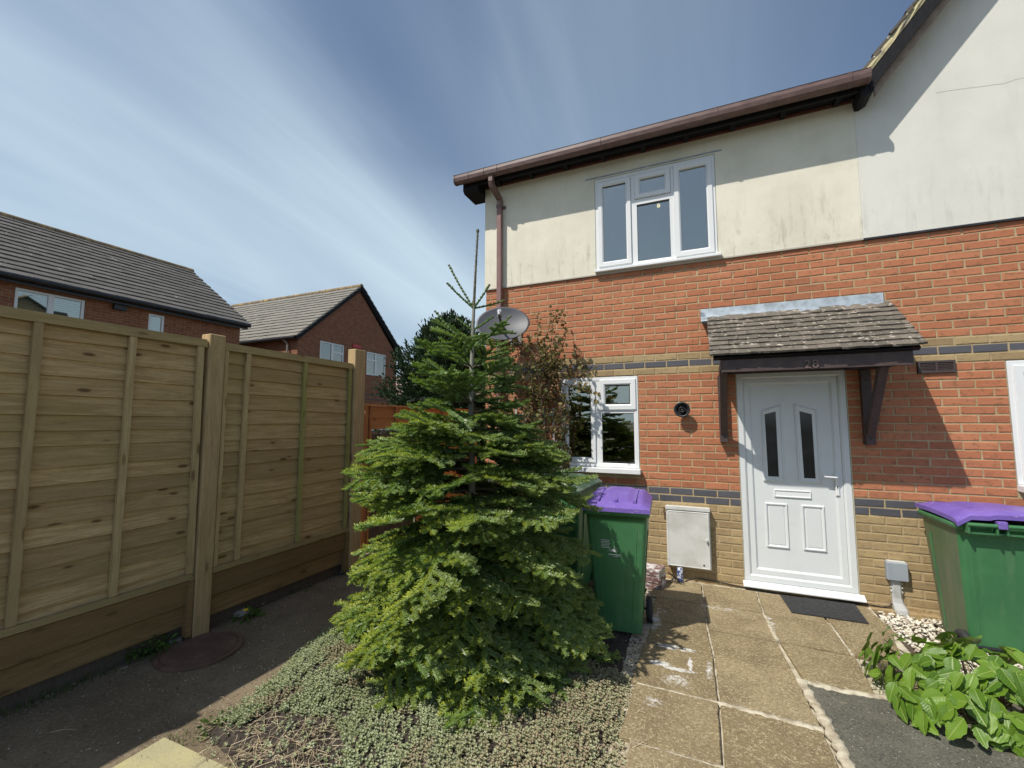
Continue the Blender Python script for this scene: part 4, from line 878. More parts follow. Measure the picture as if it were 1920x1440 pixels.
# rubble by the first post
for (x, y, s, lb) in ((-1.10, -2.36, .07, 'pale broken concrete lump against the fence beyond the first post'), (-1.12, -2.86, .05, 'flat broken stone chip lying by the foot of the first post')):
    k = MB(); r = random.Random(int(s * 100)); n = 9; rings = []
    for z, q in ((0, 1), (.4, 1.05), (.8, .8), (1, .4)): rings.append([(x + s * q * math.cos(i * 6.283 / n) * r.uniform(.75, 1.2) * 1.2, y + s * q * math.sin(i * 6.283 / n) * r.uniform(.7, 1.2), z * s * .8 + r.gauss(0, .004)) for i in range(n)])
    k.loft(rings, 0, True); tag(k.build('broken_stone', simple('pale_broken_concrete', (.34, .31, .27), (.22, .19, .16), 14, .9, .003)), lb, 'stone')
# ------------------------------------------------------------------ wheelie bins (built along local axes: front = -Y, hinge and wheels = +Y)
def bin_mats():
    t = NT('green_bin_plastic'); p = t.pos(obj=True); c = t.mix(t.rmp(t.noise(p, 3, 5), .35, .7), (.045, .165, .062), (.062, .205, .078)); c = t.mix(t.rmp(t.noise(t.pos((6, 6, 1), obj=True), 3, 6, .7), .5, .75, 0, .5), c, (.12, .22, .11)); c = t.mix(t.rmp(t.noise(t.pos((7, 7, 3), obj=True), 9, 8, .8, 1.), .66, .70, 0, .5), c, (.25, .34, .25)); c = t.mix(t.rmp(t.noise(p, 2.1, 6, .7), .5, .7, 0, .4), c, (.03, .09, .04)); t.col(c); t.rough(t.rmp(t.noise(p, 8, 5), .3, .7, .38, .58)); t.bump(t.noise(p, 220, 3), .0006); M['bin'] = t.mat
    t = NT('faded_green_bin_side'); p = t.pos(obj=True); c = t.mix(t.rmp(t.noise(t.pos((4, 4, .7), obj=True), 2.2, 6, .7), .35, .7), (.075, .13, .055), (.15, .16, .09)); t.col(c); t.rough(.5); M['bin_faded'] = t.mat
    t = NT('purple_lid_plastic'); p = t.pos(obj=True); c = t.mix(t.rmp(t.noise(p, 4, 5), .35, .7), (.165, .100, .40), (.21, .135, .47)); c = t.mix(t.rmp(t.noise(t.pos((2, 7, 4), obj=True), 5.5, 9, .8, 2.5), .585, .635, 0, .6), c, (.62, .56, .62)); t.col(c); t.rough(.42); M['lid'] = t.mat
    M['old_lid'] = simple('dirty_dark_green_lid', (.055, .10, .060), (.24, .30, .24), 14, .45, lo=.5, hi=.75)
bin_mats()
def rrect(w, d, r, cx=0, cy=0, z=0, n=4):
    P = []
    for sx, sy, a0 in ((1, 1, 0), (-1, 1, 90), (-1, -1, 180), (1, -1, 270)):
        for i in range(n + 1):
            a = R(a0 + 90 * i / n); P.append((cx + sx * (w / 2 - r) + r * math.cos(a), cy + sy * (d / 2 - r) + r * math.sin(a), z))
    return P
def make_bin(loc, rz, label, H=.97, wt=.46, dt=.50, wb=.33, db=.36, lidm='lid', bodym=None, lid_open=0., group='wheelie bins', emblem=False):
    b = thing('wheelie_bin', loc, label, 'wheelie bin', group, rz); bodym = bodym or M['bin']
    def add(k, name, mt, par=b, **kw): o = k.build(name, mt, None, local=True, **kw); o.parent = par; return o
    k = MB(); rings = []
    for t_, z in ((0, .055), (.03, .06), (.55, .5), (.93, .87), (1, .93)):
        f = min(1, t_ / .95) if t_ < 1 else 1; w_ = wb + (wt - wb) * (z - .055) / (H - .1); d_ = db + (dt - db) * (z - .055) / (H - .1); rings.append(rrect(w_, d_, .035, 0, 0, z))
    rings += [rrect(wt + .004, dt + .004, .035, 0, 0, H - .045), rrect(wt + .035, dt + .035, .035, 0, 0, H - .043), rrect(wt + .042, dt + .042, .035, 0, 0, H - .012), rrect(wt + .034, dt + .034, .035, 0, 0, H), rrect(wt - .02, dt - .02, .03, 0, 0, H - .001)]
    k.loft(rings, 0, True, True); body = add(k, 'body', bodym)
    # pressed panels: shallow ribs down front, back and sides
    for sy in (-1, 1):
        for sx in (-1, 1):
            k = MB(); yt = sy * (dt / 2 - .004); yb = sy * (db / 2 + .001); xt = sx * (wt / 2 - .075); xb = sx * (wb / 2 - .065)
            k.bar((xb, yb, .08), (xt * .98, yt * .985, H - .13), .010, .008, up=(0, sy, 0)); add(k, 'rib', bodym, body)
    for sx in (-1, 1):
        k = MB(); k.bar((sx * (wt / 2 - .002), -dt * .27, H - .16), (sx * (wb / 2 + .003), -db * .27, .10), .010, .008, up=(sx, 0, 0)); add(k, 'rib', bodym, body)
    # wheels and axle
    k = MB(); k.tube([(-wb / 2 - .055, db / 2 + .015, .10), (wb / 2 + .055, db / 2 + .015, .10)], .011, 8); add(k, 'axle', M['black_plastic'])
    for sx in (-1, 1):
        k = MB(); x0 = sx * (wb / 2 + .022); x1 = sx * (wb / 2 + .066); n = 24
        k.loft([[(x, db / 2 + .015 + r_ * math.cos(6.2832 * i / n), .10 + r_ * math.sin(6.2832 * i / n)) for i in range(n)] for x, r_ in ((x0, .055), (x0, .092), (x0 + (x1 - x0) * .15, .10), (x0 + (x1 - x0) * .85, .10), (x1, .092), (x1, .062), (x0 + (x1 - x0) * .8, .058), (x0 + (x1 - x0) * .8, .02), (x1, .018))], 0, True, True); wl = add(k, 'wheel', M['rubber'])
    # rear handle with openings
    k = MB(); yr = dt / 2 + .065; zr = H + .005
    k.tube([(-wt / 2 + .03, yr, zr), (wt / 2 - .03, yr, zr)], .015, 8)
    for x in (-wt / 2 + .035, -wt * .19, -wt * .10, wt * .10, wt * .19, wt / 2 - .035): k.box(x - .006, x + .006, dt / 2 - .0, yr + .006, H - .055, zr + .004)
    add(k, 'handle', bodym)
    k = MB(); k.box(-wt / 2 + .03, wt / 2 - .03, dt / 2 + .015, dt / 2 + .05, H - .052, H - .045); k.box(-wt / 2 + .04, wt / 2 - .04, dt / 2 + .045, dt / 2 + .052, H - .06, H - .045); add(k, 'handle_shelf', bodym)
    # lid: domed shell, higher towards the hinge, overlapping front lip
    k = MB(); nx, ny = 32, 24; x2 = wt / 2 + .022; yf = -dt / 2 - .03; yh = dt / 2 + .06
    def top(u, v):
        x = -x2 + 2 * x2 * u; y = yf + (yh - yf) * v; e = min(1, min(u, 1 - u) / .12); ev = min(1, v / .10)
        z = H + .018 + .055 * math.sin(min(1, v * 1.05) * math.pi * .62) * (.35 + .65 * e) + .020 * e * ev
        z += .012 * (1 / (1 + math.exp(-(.2 - abs(u - .5)) * 90))) * (1 / (1 + math.exp(-(v - .14) * 60)))
        z -= .02 * max(0, (v - .94) / .06)
        return (x, y, z + lid_open * (1 - v))
    g = [[top(i / nx, j / ny) for i in range(nx + 1)] for j in range(ny + 1)]; V = [q for r_ in g for q in r_]; F = [(j * (nx + 1) + i, j * (nx + 1) + i + 1, (j + 1) * (nx + 1) + i + 1, (j + 1) * (nx + 1) + i) for j in range(ny) for i in range(nx)]
    k.add(V, F, 0, True)
    per = [(0, i) for i in range(nx + 1)] + [(j, nx) for j in range(1, ny + 1)] + [(ny, i) for i in range(nx - 1, -1, -1)] + [(j, 0) for j in range(ny - 1, 0, -1)]
    A = [g[j][i] for j, i in per]; B = [(a[0] * 1.0, a[1], a[2] - (.030 if a[1] < yh - .01 else .03)) for a in A]; C = [(a[0] * .96, a[1] * .97, a[2] - .030) for a in A]; k.loft([A, B, C], 0, caps=False)
    lid = add(k, 'lid', M[lidm], bevel=0)
    for sx in (-1, 1):
        k = MB(); k.box(sx * wt * .145 - wt * .042, sx * wt * .145 + wt * .042, dt / 2 + .03, yr + .018, H + .012, H + .040); k.box(sx * wt * .145 - wt * .042, sx * wt * .145 + wt * .042, yr + .010, yr + .020, H - .012, H + .035); add(k, 'hinge', M[lidm], lid, bevel=.004)
    for x in (-wt * .30, 0, wt * .30):
        k = MB(); k.prism([(yf + .06, H + .07), (yh - .14, H + .105), (yh - .14, H + .085), (yf + .06, H + .045)], 0, x - .012, x + .012); add(k, 'lid_ridge', M[lidm], lid)
    if emblem:
        wm = simple('white_print', (.75, .75, .75), rough=.5); k = MB()
        yy = lambda z: -(db / 2 + (dt - db) / 2 * (z - .055) / (H - .1)) - .0035
        q = lambda x, z: (x, yy(z), z)
        r = random.Random(4)
        for i in range(6): z = .735 - i * .0115; w_ = r.uniform(.06, .085); k.add([q(-.115, z), q(-.115 + w_, z), q(-.115 + w_, z + .003), q(-.115, z + .003)], [(0, 1, 2, 3)])
        cx, cz = -.025, .655
        for a, l_, w_ in ((10, .05, .006), (40, .045, .008), (70, .05, .006), (110, .028, .007), (150, .045, .007), (175, .05, .006), (-8, .03, .008)):
            d = (math.cos(R(a)), math.sin(R(a))); k.add([q(cx - d[1] * w_ / 2, cz + d[0] * w_ / 2), q(cx + d[0] * l_, cz + d[1] * l_), q(cx + d[1] * w_ / 2, cz - d[0] * w_ / 2)], [(0, 1, 2)])
        k.add([q(-.06, .628), q(.03, .628), q(.03, .634), q(-.06, .634)], [(0, 1, 2, 3)]); k.add([q(-.03, .617), q(.03, .617), q(.03, .620), q(-.03, .620)], [(0, 1, 2, 3)])
        add(k, 'printed_emblem', wm, body, fix=False)
    return b
make_bin((1.885, -1.285, 0), R(4), 'green wheelie bin with purple lid between the fir tree and the meter box', emblem=True)
make_bin((4.485, -.43, -.055), R(180 + 2), 'green wheelie bin with scratched purple lid standing on white pebbles right of the door', H=.965, wt=.60, dt=.53, wb=.50, db=.40, lid_open=.03, bodym=None)
make_bin((1.22, -.64, 0), R(-6), 'old green wheelie bin with dirty green lid, mostly hidden behind the fir tree', lidm='old_lid', H=.985, wt=.56, dt=.60, wb=.44, db=.46)
# faded bleached skin on the sun side of the right bin
rb = [o for o in bpy.data.objects if o.name == 'wheelie_bin.001'][0]
body2 = [c_ for c_ in rb.children if c_.name.startswith('body')][0]; body2.data.materials.append(M['bin_faded'])
for pl in body2.data.polygons:
    if pl.normal.x > .9 and pl.center.z < .92: pl.material_index = 1
# ------------------------------------------------------------------ meter box
gb = thing('meter_box', (2.357, 0, .162), 'white gas meter box with a small knob on the yellow brick plinth', 'meter box')
M['box_white'] = simple('grubby_white_box', (.66, .66, .62), (.52, .51, .46), 5, .5, .0006, 40, .4, .75)
k = MB(); k.box(2.150, 2.566, -.072, -.001, .166, .768); gbb = k.build('casing', M['box_white'], gb, bevel=.004)
k = MB(); k.box(2.146, 2.570, -.090, -.0735, .735, .775); k.build('hood', M['box_white'], gb, bevel=.004)
k = MB(); poly_ring(k, [(2.160, .728), (2.558, .728), (2.558, .172), (2.160, .172)], [(0, -.073), (.002, -.086), (.008, -.089), (.016, -.086)], cap=True); dr = k.build('door', M['box_white'], gb)
k = MB(); k.tube([(2.530, -.086, .455), (2.530, -.104, .455)], [.014, .012], 10); k.box(2.5265, 2.5335, -.112, -.103, .440, .470); k.build('knob', M['box_white'], dr)
k = MB(); k.tube([(2.497, -.0855, .213), (2.497, -.0885, .213)], .009, 10); k.build('latch', M['black_plastic'], dr)
for z in (.62, .22): k = MB(); k.tube([(2.155, -.088, z), (2.155, -.088, z + .03)], .004, 6); k.build('hinge', M['box_white'], gb)
# rusty bracket left of it
k = MB(); k.tube([(2.125, -.004, .74), (2.122, -.03, .70), (2.135, -.03, .66), (2.130, -.004, .62)], .006, 6); tag(k.build('wall_hook', M['rust']), 'small rusty hook on the wall left of the meter box', 'hook')
# ------------------------------------------------------------------ wall light
wl = thing('wall_light', (2.345, 0, 1.765), 'round black wall light fitting between window and door', 'wall light')
k = MB(); n = 28; c0 = (2.338, 1.765)
k.loft([[(c0[0] + r_ * math.cos(6.2832 * i / n), y, c0[1] + r_ * math.sin(6.2832 * i / n)) for i in range(n)] for y, r_ in ((-.001, .052), (-.018, .052), (-.030, .034), (-.050, .036), (-.074, .070), (-.092, .080), (-.100, .078), (-.098, .066), (-.084, .052), (-.070, .050), (-.066, .030))], 0, False, True); k.build('shade', M['black_plastic'], wl)
k = MB(); k.loft([[(c0[0] + r_ * math.cos(6.2832 * i / n), y, c0[1] + r_ * math.sin(6.2832 * i / n)) for i in range(n)] for y, r_ in ((-.060, .030), (-.112, .030), (-.118, .026), (-.112, .020), (-.072, .019), (-.070, .001))], 0, False, True); k.build('lamp_holder', M['black_plastic'], wl)
k = MB(); k.tube([(c0[0], -.07, c0[1]), (c0[0], -.098, c0[1])], .010, 8); k.build('holder_contact', simple('dull_brass', (.25, .22, .18), rough=.4, metal=.7), wl)
# ------------------------------------------------------------------ grey junction box, duct and cable
jb = thing('junction_box', (4.03, 0, .26), 'grey plastic cable box above a pale duct, right of the door', 'junction box')
k = MB(); k.box(3.958, 4.106, -.062, -.001, .270, .424); k.build('casing', simple('grey_box_plastic', (.30, .34, .38), (.36, .40, .43), 4, .4), jb, bevel=.006)
k = MB(); k.box(3.970, 4.094, -.050, -.004, .425, .431); k.build('top_rim', M['box_white'], jb)
k = MB(); k.loft([[(a, -.002, z), (b_, -.002, z), (b_, -y, z), (b_ - .012, -y - .012, z), (a + .012, -y - .012, z), (a, -y, z)] for a, b_, y, z in ((3.992, 4.062, .022, .268), (3.992, 4.062, .022, .12), (3.992, 4.068, .03, .08), (3.992, 4.088, .06, .03), (3.998, 4.092, .075, -.06))], 0, True); k.build('duct', simple('pale_grey_duct', (.50, .51, .50), (.38, .38, .36), 8, .5), jb)
for z in (.235, .20, .165):
    k = MB(); k.box(3.985, 3.992, -.03, -.002, z, z + .012); k.box(4.062, 4.069, -.03, -.002, z, z + .012); k.build('clip', M['box_white'], jb)
k = MB(); k.tube([(2.30, -.078, .02), (2.34, -.076, .045), (2.42, -.012, .058), (2.60, -.010, .052), (2.84, -.010, .030), (3.1, -.03, .020), (3.80, -.02, .030), (3.86, -.010, .022), (3.92, -.010, .020), (3.97, -.010, .035), (3.992, -.012, .06)], .0055, 6); tag(k.build('wall_cable', M['black_plastic']), 'thin black cable running along the foot of the wall under the door', 'cable')
# ------------------------------------------------------------------ doormat
dm = thing('doormat', (3.43, -.3, .035), 'black rubber doormat in front of the white door', 'doormat')
A_, B_, C_, D_ = (3.135, -.120), (3.705, -.100), (3.690, -.505), (3.165, -.510)
k = MB(); k.loft([[(x, y, .0375) for x, y in (A_, B_, C_, D_)], [(x, y, .0425) for x, y in (A_, B_, C_, D_)]], 0, True); k.build('base', M['rubber'], dm, bevel=0)
k = MB()
for i in range(34):
    for j in range(13):
        u = .03 + .94 * (i + .5 * (j % 2)) / 34; v = .05 + .9 * j / 12; x = (A_[0] * (1 - u) + B_[0] * u) * (1 - v) + (D_[0] * (1 - u) + C_[0] * u) * v; y = (A_[1] * (1 - u) + B_[1] * u) * (1 - v) + (D_[1] * (1 - u) + C_[1] * u) * v; s = .0065; a = .7 if (i + j) % 2 else -.7
        k.box(-s, s, -s * .4, s * .4, .042, .0455, M=Matrix.Translation((x, y, 0)) @ Matrix.Rotation(a, 4, 'Z'))
o = k.build('tread_bars', simple('worn_rubber', (.04, .04, .042), (.07, .07, .07), 30, .6), dm); o['kind'] = 'stuff'
# ------------------------------------------------------------------ white-splashed brick block and crumpled can
bb = thing('brick_block', (1.98, -.35, 0), 'red brick block splashed with white paint between the bin and the meter box', 'brick')
t = NT('splashed_brick'); p = t.pos(obj=False); c = t.mix(t.rmp(t.noise(p, 9, 5), .35, .7), (.16, .08, .065), (.24, .14, .12)); c = t.mix(t.rmp(t.noise(t.pos((1, 1, 2)), 13, 8, .75, .5), .48, .60), c, (.70, .69, .68)); t.col(c); t.rough(.8); t.bump(t.noise(p, 90, 5), .003)
MM = Matrix.Translation((1.985, -.30, .012)) @ Matrix.Rotation(R(-9), 4, 'Z')
for i, (z0, z1) in enumerate(((0, .062), (.068, .130), (.136, .198))):
    k = MB(); k.box(-.185 + .003 * i, .150 - .004 * i, -.10, .10, z0, z1, M=MM); k.build('brick', t.mat, bb, bevel=.005)
k = MB(); k.box(-.18, .143, -.092, .09, .01, .190, M=MM); k.build('mortar_bed', M['joint'], bb)
cn = MB(); n = 14; cx, cy = 2.272, -.125
for_r = [(0, .018), (.004, .028), (.045, .030), (.07, .026), (.10, .031), (.146, .028), (.152, .022)]
cn.loft([[(cx + r_ * math.cos(6.2832 * i / n) * (1 + .12 * math.sin(3 * i + z * 40)), cy + .8 * r_ * math.sin(6.2832 * i / n), .022 + z) for i in range(n)] for z, r_ in for_r], 0, True, True)
t = NT('printed_can'); p = t.pos(obj=False); c = t.mix(t.rmp(t.noise(p, 45, 4), .50, .54), (.03, .06, .22), (.60, .62, .66)); c = t.mix(t.rmp(t.noise(p, 30, 2), .68, .70), c, (.5, .05, .04)); t.col(c); t.rough(.35)
tag(cn.build('drink_can', t.mat), 'crushed blue and white can standing under the meter box', 'can')
k = MB()
for i in range(5): a = random.uniform(0, 3); k.tube([(2.20 + .03 * i, -.14 - .02 * i, .05), (2.20 + .05 * math.cos(a), -.16, .09 + .01 * i), (2.16 + .03 * i, -.20, .042)], .004, 5)
tag(k.build('wire_scrap', M['black_plastic']), 'tangle of dark cable ends beside the blue can', 'cable')
# ------------------------------------------------------------------ satellite dish
ds = thing('satellite_dish', (.43, 0, 2.79), 'grey oval satellite dish on the brick wall by the downpipe', 'satellite dish')
dc = Vector((.405, -.36, 2.80)); dn = Vector((.30, -.86, .38)).normalized(); du = Vector((0, 0, 1)); dr_ = dn.cross(du).normalized(); du = dr_.cross(dn).normalized()
k = MB(); n = 40; rings = []; A, Bv, dep = .315, .235, .055
for q in (.02, .25, .5, .75, .93, 1.0):
    rings.append([dc + dr_ * (A * q * math.cos(6.2832 * i / n)) + du * (Bv * q * math.sin(6.2832 * i / n)) + dn * (dep * (q * q - 1)) for i in range(n)])
rings.append([dc + dr_ * (A * 1.012 * math.cos(6.2832 * i / n)) + du * (Bv * 1.012 * math.sin(6.2832 * i / n)) - dn * .008 for i in range(n)])
for q in (.97, .7, .4, .02): rings.append([dc + dr_ * (A * q * math.cos(6.2832 * i / n)) + du * (Bv * q * math.sin(6.2832 * i / n)) + dn * (dep * (q * q - 1) - .004) for i in range(n)])
k.loft(rings, 0, True, True); k.build('reflector', simple('grey_dish_paint', (.06, .064, .075), (.085, .09, .10), 4, .5), ds)
foc = dc + dn * .34 - du * .10
k = MB(); k.tube([dc - du * .05 - dn * .03, dc - du * .10 + dn * .02, foc - du * .04], .014, 6); k.tube([dc - du * .06 - dn * .05, dc - du * .06 + dn * .01], .035, 8); k.build('arm', M['black_plastic'], ds)
k = MB(); k.tube([foc + dn * .03, foc - dn * .045, foc - dn * .06], [.024, .026, .032], 12); k.tube([foc + dn * .02, foc + dn * .02 - du * .05], .018, 8); k.build('receiver', simple('pale_receiver', (.38, .40, .42), rough=.4), ds)
k = MB(); k.tube([dc - dn * .05, (dc.x, -.14, dc.z - .05), (dc.x + .02, -.02, dc.z - .09)], .02, 8); k.box(dc.x - .06, dc.x + .10, -.022, -.001, dc.z - .20, dc.z + .02); k.build('wall_bracket', simple('galvanised_bracket', (.30, .30, .32), rough=.5, metal=.4), ds)
# ------------------------------------------------------------------ white trellis behind the rose
tr_ = thing('trellis', (.68, 0, 1.4), 'flaking white garden trellis fixed to the wall behind the rose', 'trellis')
M['trellis'] = simple('flaking_white_paint', (.60, .59, .56), (.25, .2, .16), 22, .8, lo=.5, hi=.62)
for x in (.44, .56, .68, .80, .92): k = MB(); k.box(x - .011, x + .011, -.042, -.022, .80, 1.80); k.build('upright', M['trellis'], tr_)
for z in (1.72, 1.41, 1.10, .88): k = MB(); k.box(.40, .96, -.022, -.004, z - .013, z + .013); k.build('cross_lath', M['trellis'], tr_)

# ================================================================== plants
class Tri:
    def __init__(s): s.V = []; s.F = []; s.A = []; s.n = 0
    def add(s, v, f, a):
        s.V.append(v); s.F.append(f + s.n); s.A.append(a); s.n += len(v)
    def build(s, name, mat, parent=None, smooth=False):
        o = np_mesh(name, np.concatenate(s.V), np.concatenate(s.F), mat, parent, attr=np.concatenate(s.A), smooth=smooth); return o
def norm(a): return a / np.maximum(np.linalg.norm(a, axis=-1, keepdims=True), 1e-9)
def leaf_mat(name, c_lo, c_hi, back=None, rough=.45, trans=.25, spec=.5, ramp_extra=None):
    """colour from the 'tone' attribute: r = light/dark, g = yellowing, b = brown"""
    t = NT(name); a = t.n('ShaderNodeVertexColor'); a.layer_name = 'tone'; sp = t.n('ShaderNodeSeparateColor'); t.l(a.outputs[0], sp.inputs[0])
    c = t.mix(sp.outputs[0], c_lo, c_hi)
    if ramp_extra: c = t.mix(sp.outputs[1], c, ramp_extra[0]); c = t.mix(sp.outputs[2], c, ramp_extra[1])
    if back:
        g = t.n('ShaderNodeNewGeometry'); c = t.mix(t.m('MULTIPLY', g.outputs['Backfacing'], .7), c, back)
    t.col(c); t.rough(rough); t.spec(spec)
    tl = t.n('ShaderNodeBsdfTranslucent'); t.l(t.mix(.5, c, (c_hi[0] * 1.6, c_hi[1] * 1.5, c_hi[2])), tl.inputs[0]); m_ = t.n('ShaderNodeMixShader'); m_.inputs[0].default_value = trans
    t.l(t.b.outputs[0], m_.inputs[1]); t.l(tl.outputs[0], m_.inputs[2]); t.l(m_.outputs[0], t.out.inputs[0]); return t.mat
# ---- the fir
fir = thing('fir_tree', (.93, -2.08, 0), 'bushy young fir tree with a bare leader shoot in the front bed', 'fir tree')
FX, FY = .95, -2.08
def trunk_at(z): return np.array([FX + .012 * math.sin(z * 2.1) + .035 * max(0, z - 1.7) / 1.3, FY, z])
twigs = []   # (p0, p1, up, tone, yellow, needle_len, density)
wood = MB()
tp = [tuple(trunk_at(z)) for z in np.linspace(-.05, 2.52, 22)]; wood.tube(tp, [.040 - .028 * i / 21 for i in range(22)], 8)
wood.build('trunk', simple('grey_fir_bark', (.22, .21, .17), (.32, .31, .27), 25, .85, .002, 60, stretch=(1, 1, .4)), fir)
def prof_r(z):
    zs = [0, .12, .35, .62, .92, 1.22, 1.48, 1.68, 1.85, 2.05, 2.25, 2.42, 2.52]; rs = [1.36, 1.44, 1.36, 1.22, 1.10, 1.02, .86, .64, .47, .42, .32, .18, .13]
    return float(np.interp(z, zs, rs))
R_ = random.Random(11)
def twig(p0, p1, up, tone, yel, nl, dens): twigs.append((*p0, *p1, *up, tone, yel, nl, dens))
def vn(v): return v / (np.linalg.norm(v) + 1e-9)
Zup = np.array([0, 0, 1.])
bw = MB()
def branch(z, az, L_, el, droop=.0):
    """main limb with opposite laterals in a flat spray, each lateral again pinnate"""
    p = trunk_at(z).copy(); d = np.array([math.cos(az) * math.cos(el), math.sin(az) * math.cos(el), math.sin(el)]); seg = .074; n = max(3, int(L_ / seg)); pts = [p.copy()]
    side0 = vn(np.cross(d, Zup)); roll = R_.gauss(0, .25)
    for i in range(n):
        s = i / n; d = vn(d + Zup * (-droop * .10 * (1 - s) + .045 * s) + np.array([R_.gauss(0, .02), R_.gauss(0, .02), R_.gauss(0, .02)])); q = p + d * seg; side = vn(np.cross(d, Zup)); upv = vn(np.cross(side, d)); sd = side * math.cos(roll) + upv * math.sin(roll)
        yel = min(1, max(0, (s - .35) * .95 + R_.gauss(0, .22))) * (1.0 if z < 1.6 else .35) * (1.75 - .52 * z)
        tone = min(1, max(0, R_.gauss(.45, .18) + .3 * (s - .5)))
        if s > .12: twig(p, q, upv, tone, max(0, yel), .025, 520)
        if s > .16 and i % 1 == 0:
            for sg in (-1, 1):
                if R_.random() < .06: continue
                ll = min(.40, (1 - s) * L_ * .60 + .09) * R_.uniform(.75, 1.15); a = R_.uniform(.80, 1.02); ld = vn(d * math.cos(a) + sd * sg * math.sin(a) + Zup * R_.gauss(.02, .10)); m = max(1, int(ll / .070)); lp = q.copy()
                for j in range(m):
                    ls = j / m; ld = vn(ld + d * .05 + Zup * R_.gauss(-.01, .03)); l2 = lp + ld * (ll / m); lu = vn(np.cross(np.cross(ld, Zup), ld)); ty = max(0, min(1, yel + .35 * (ls > .6) * (z < 1.7) + R_.gauss(0, .10))); twig(lp, l2, lu, tone, ty, .024, 540)
                    if ll > .15 and 0 < j and (z < 1.9 or ll > .22):
                        for s2 in (-1, 1):
                            if R_.random() < .10: continue
                            a2 = R_.uniform(.75, 1.0); sd2 = vn(np.cross(ld, lu)); dd = vn(ld * math.cos(a2) + sd2 * s2 * math.sin(a2) + Zup * R_.gauss(0, .1)); tl_ = R_.uniform(.065, .115) * (1.1 - ls * .5); twig(lp, lp + dd * tl_, lu, tone, min(1, ty + R_.uniform(0, .35) * (z < 1.7)), .023, 560)
                    lp = l2
                bw.tube([tuple(q), tuple(lp)], [.0028, .0012], 3)
        p = q; pts.append(p.copy())
    bw.tube([tuple(v) for v in pts], [max(.0025, (.013 if z < 2 else .007) * (1 - i / len(pts))) for i in range(len(pts))], 5)
whorls = [(.08, 9), (.18, 10), (.30, 11), (.43, 11), (.56, 11), (.70, 11), (.84, 11), (.98, 10), (1.12, 10), (1.26, 10), (1.40, 9), (1.50, 9), (1.60, 8), (1.70, 8), (1.81, 7), (1.93, 7), (2.06, 6), (2.19, 5)]
for i, (z, nb_) in enumerate(whorls):
    a0 = R_.uniform(0, 6.28)
    for j in range(nb_):
        az = a0 + j * 6.283 / nb_ + R_.gauss(0, .13); el = float(np.interp(z, [.4, 1.2, 1.7, 2.0], [-.04, .08, .16, .32])) - (.26 if 1.42 < z < 1.9 and j % 2 else 0) + R_.gauss(0, .07) + (.12 if z > 1.7 else 0)
        Lb = prof_r(z + .04) / max(.8, math.cos(el)) * R_.uniform(.84, 1.06)
        # shorter on the house side and a bit shorter where the spray meets the picture's near side
        fy = math.sin(az); Lb *= (1.0 - .10 * (fy > .3) - (.27 if fy < -.35 and z < .9 else .14 if fy < -.35 else 0))
        Lb *= 1 - (.22 if z > 1.3 else .08) * max(0, math.cos(az - .41))
        zz = z + R_.gauss(0, .035)
        branch(max(.05, zz), az, Lb, el + (.07 if z < .2 else 0), droop=1.0 if z < 1.0 else .5)
# bare top: leader and sparse whorls
for zb, arms in ((2.50, ((.39, 200, 56), (.29, 214, 38), (.23, 12, 52), (.25, 35, 12), (.2, 120, 30))), (2.33, ((.17, 205, 34), (.20, 20, 30), (.22, 120, 30))), (2.18, ((.42, 198, 40), (.40, 25, 36), (.3, 100, 30)))):
    for l_, az, el in arms:
        p = trunk_at(zb); az = math.radians(az); el = math.radians(el); d = np.array([math.cos(az) * math.cos(el), math.sin(az) * math.cos(el), math.sin(el)]); n = int(l_ / .03); pts = [p]
        for i in range(n):
            d = vn(d + Zup * .02); q = p + d * .03; twig(p, q, vn(np.cross(np.cross(d, Zup), d)), .40, 0, .017, 600); p = q; pts.append(p)
        bw.tube([tuple(v) for v in pts], [.006] * (len(pts) - 1) + [.0065], 5)
        bw.tube([tuple(p), tuple(p + d * .010)], .0085, 5)
p = trunk_at(2.5); top_z = 3.10; pts = [tuple(trunk_at(z)) for z in np.linspace(2.5, top_z, 12)]; bw.tube(pts, [.011, .0105, .010, .0095, .009, .0085, .008, .0075, .007, .007, .007, .008], 6); bw.tube([pts[-1], (pts[-1][0], pts[-1][1], top_z + .018)], .013, 6)
for i in range(60):
    z = 2.5 + .58 * i / 60; c_ = trunk_at(z); a = i * 2.4; d = np.array([math.cos(a), math.sin(a), .7]); e = c_ + d * .016; bw.tube([tuple(c_ + d * .005), tuple(e)], [.0020, .0010], 3)
bw.build('branches', simple('fir_twig_bark', (.085, .075, .04), (.16, .14, .09), 20, .85), fir, fix=False)
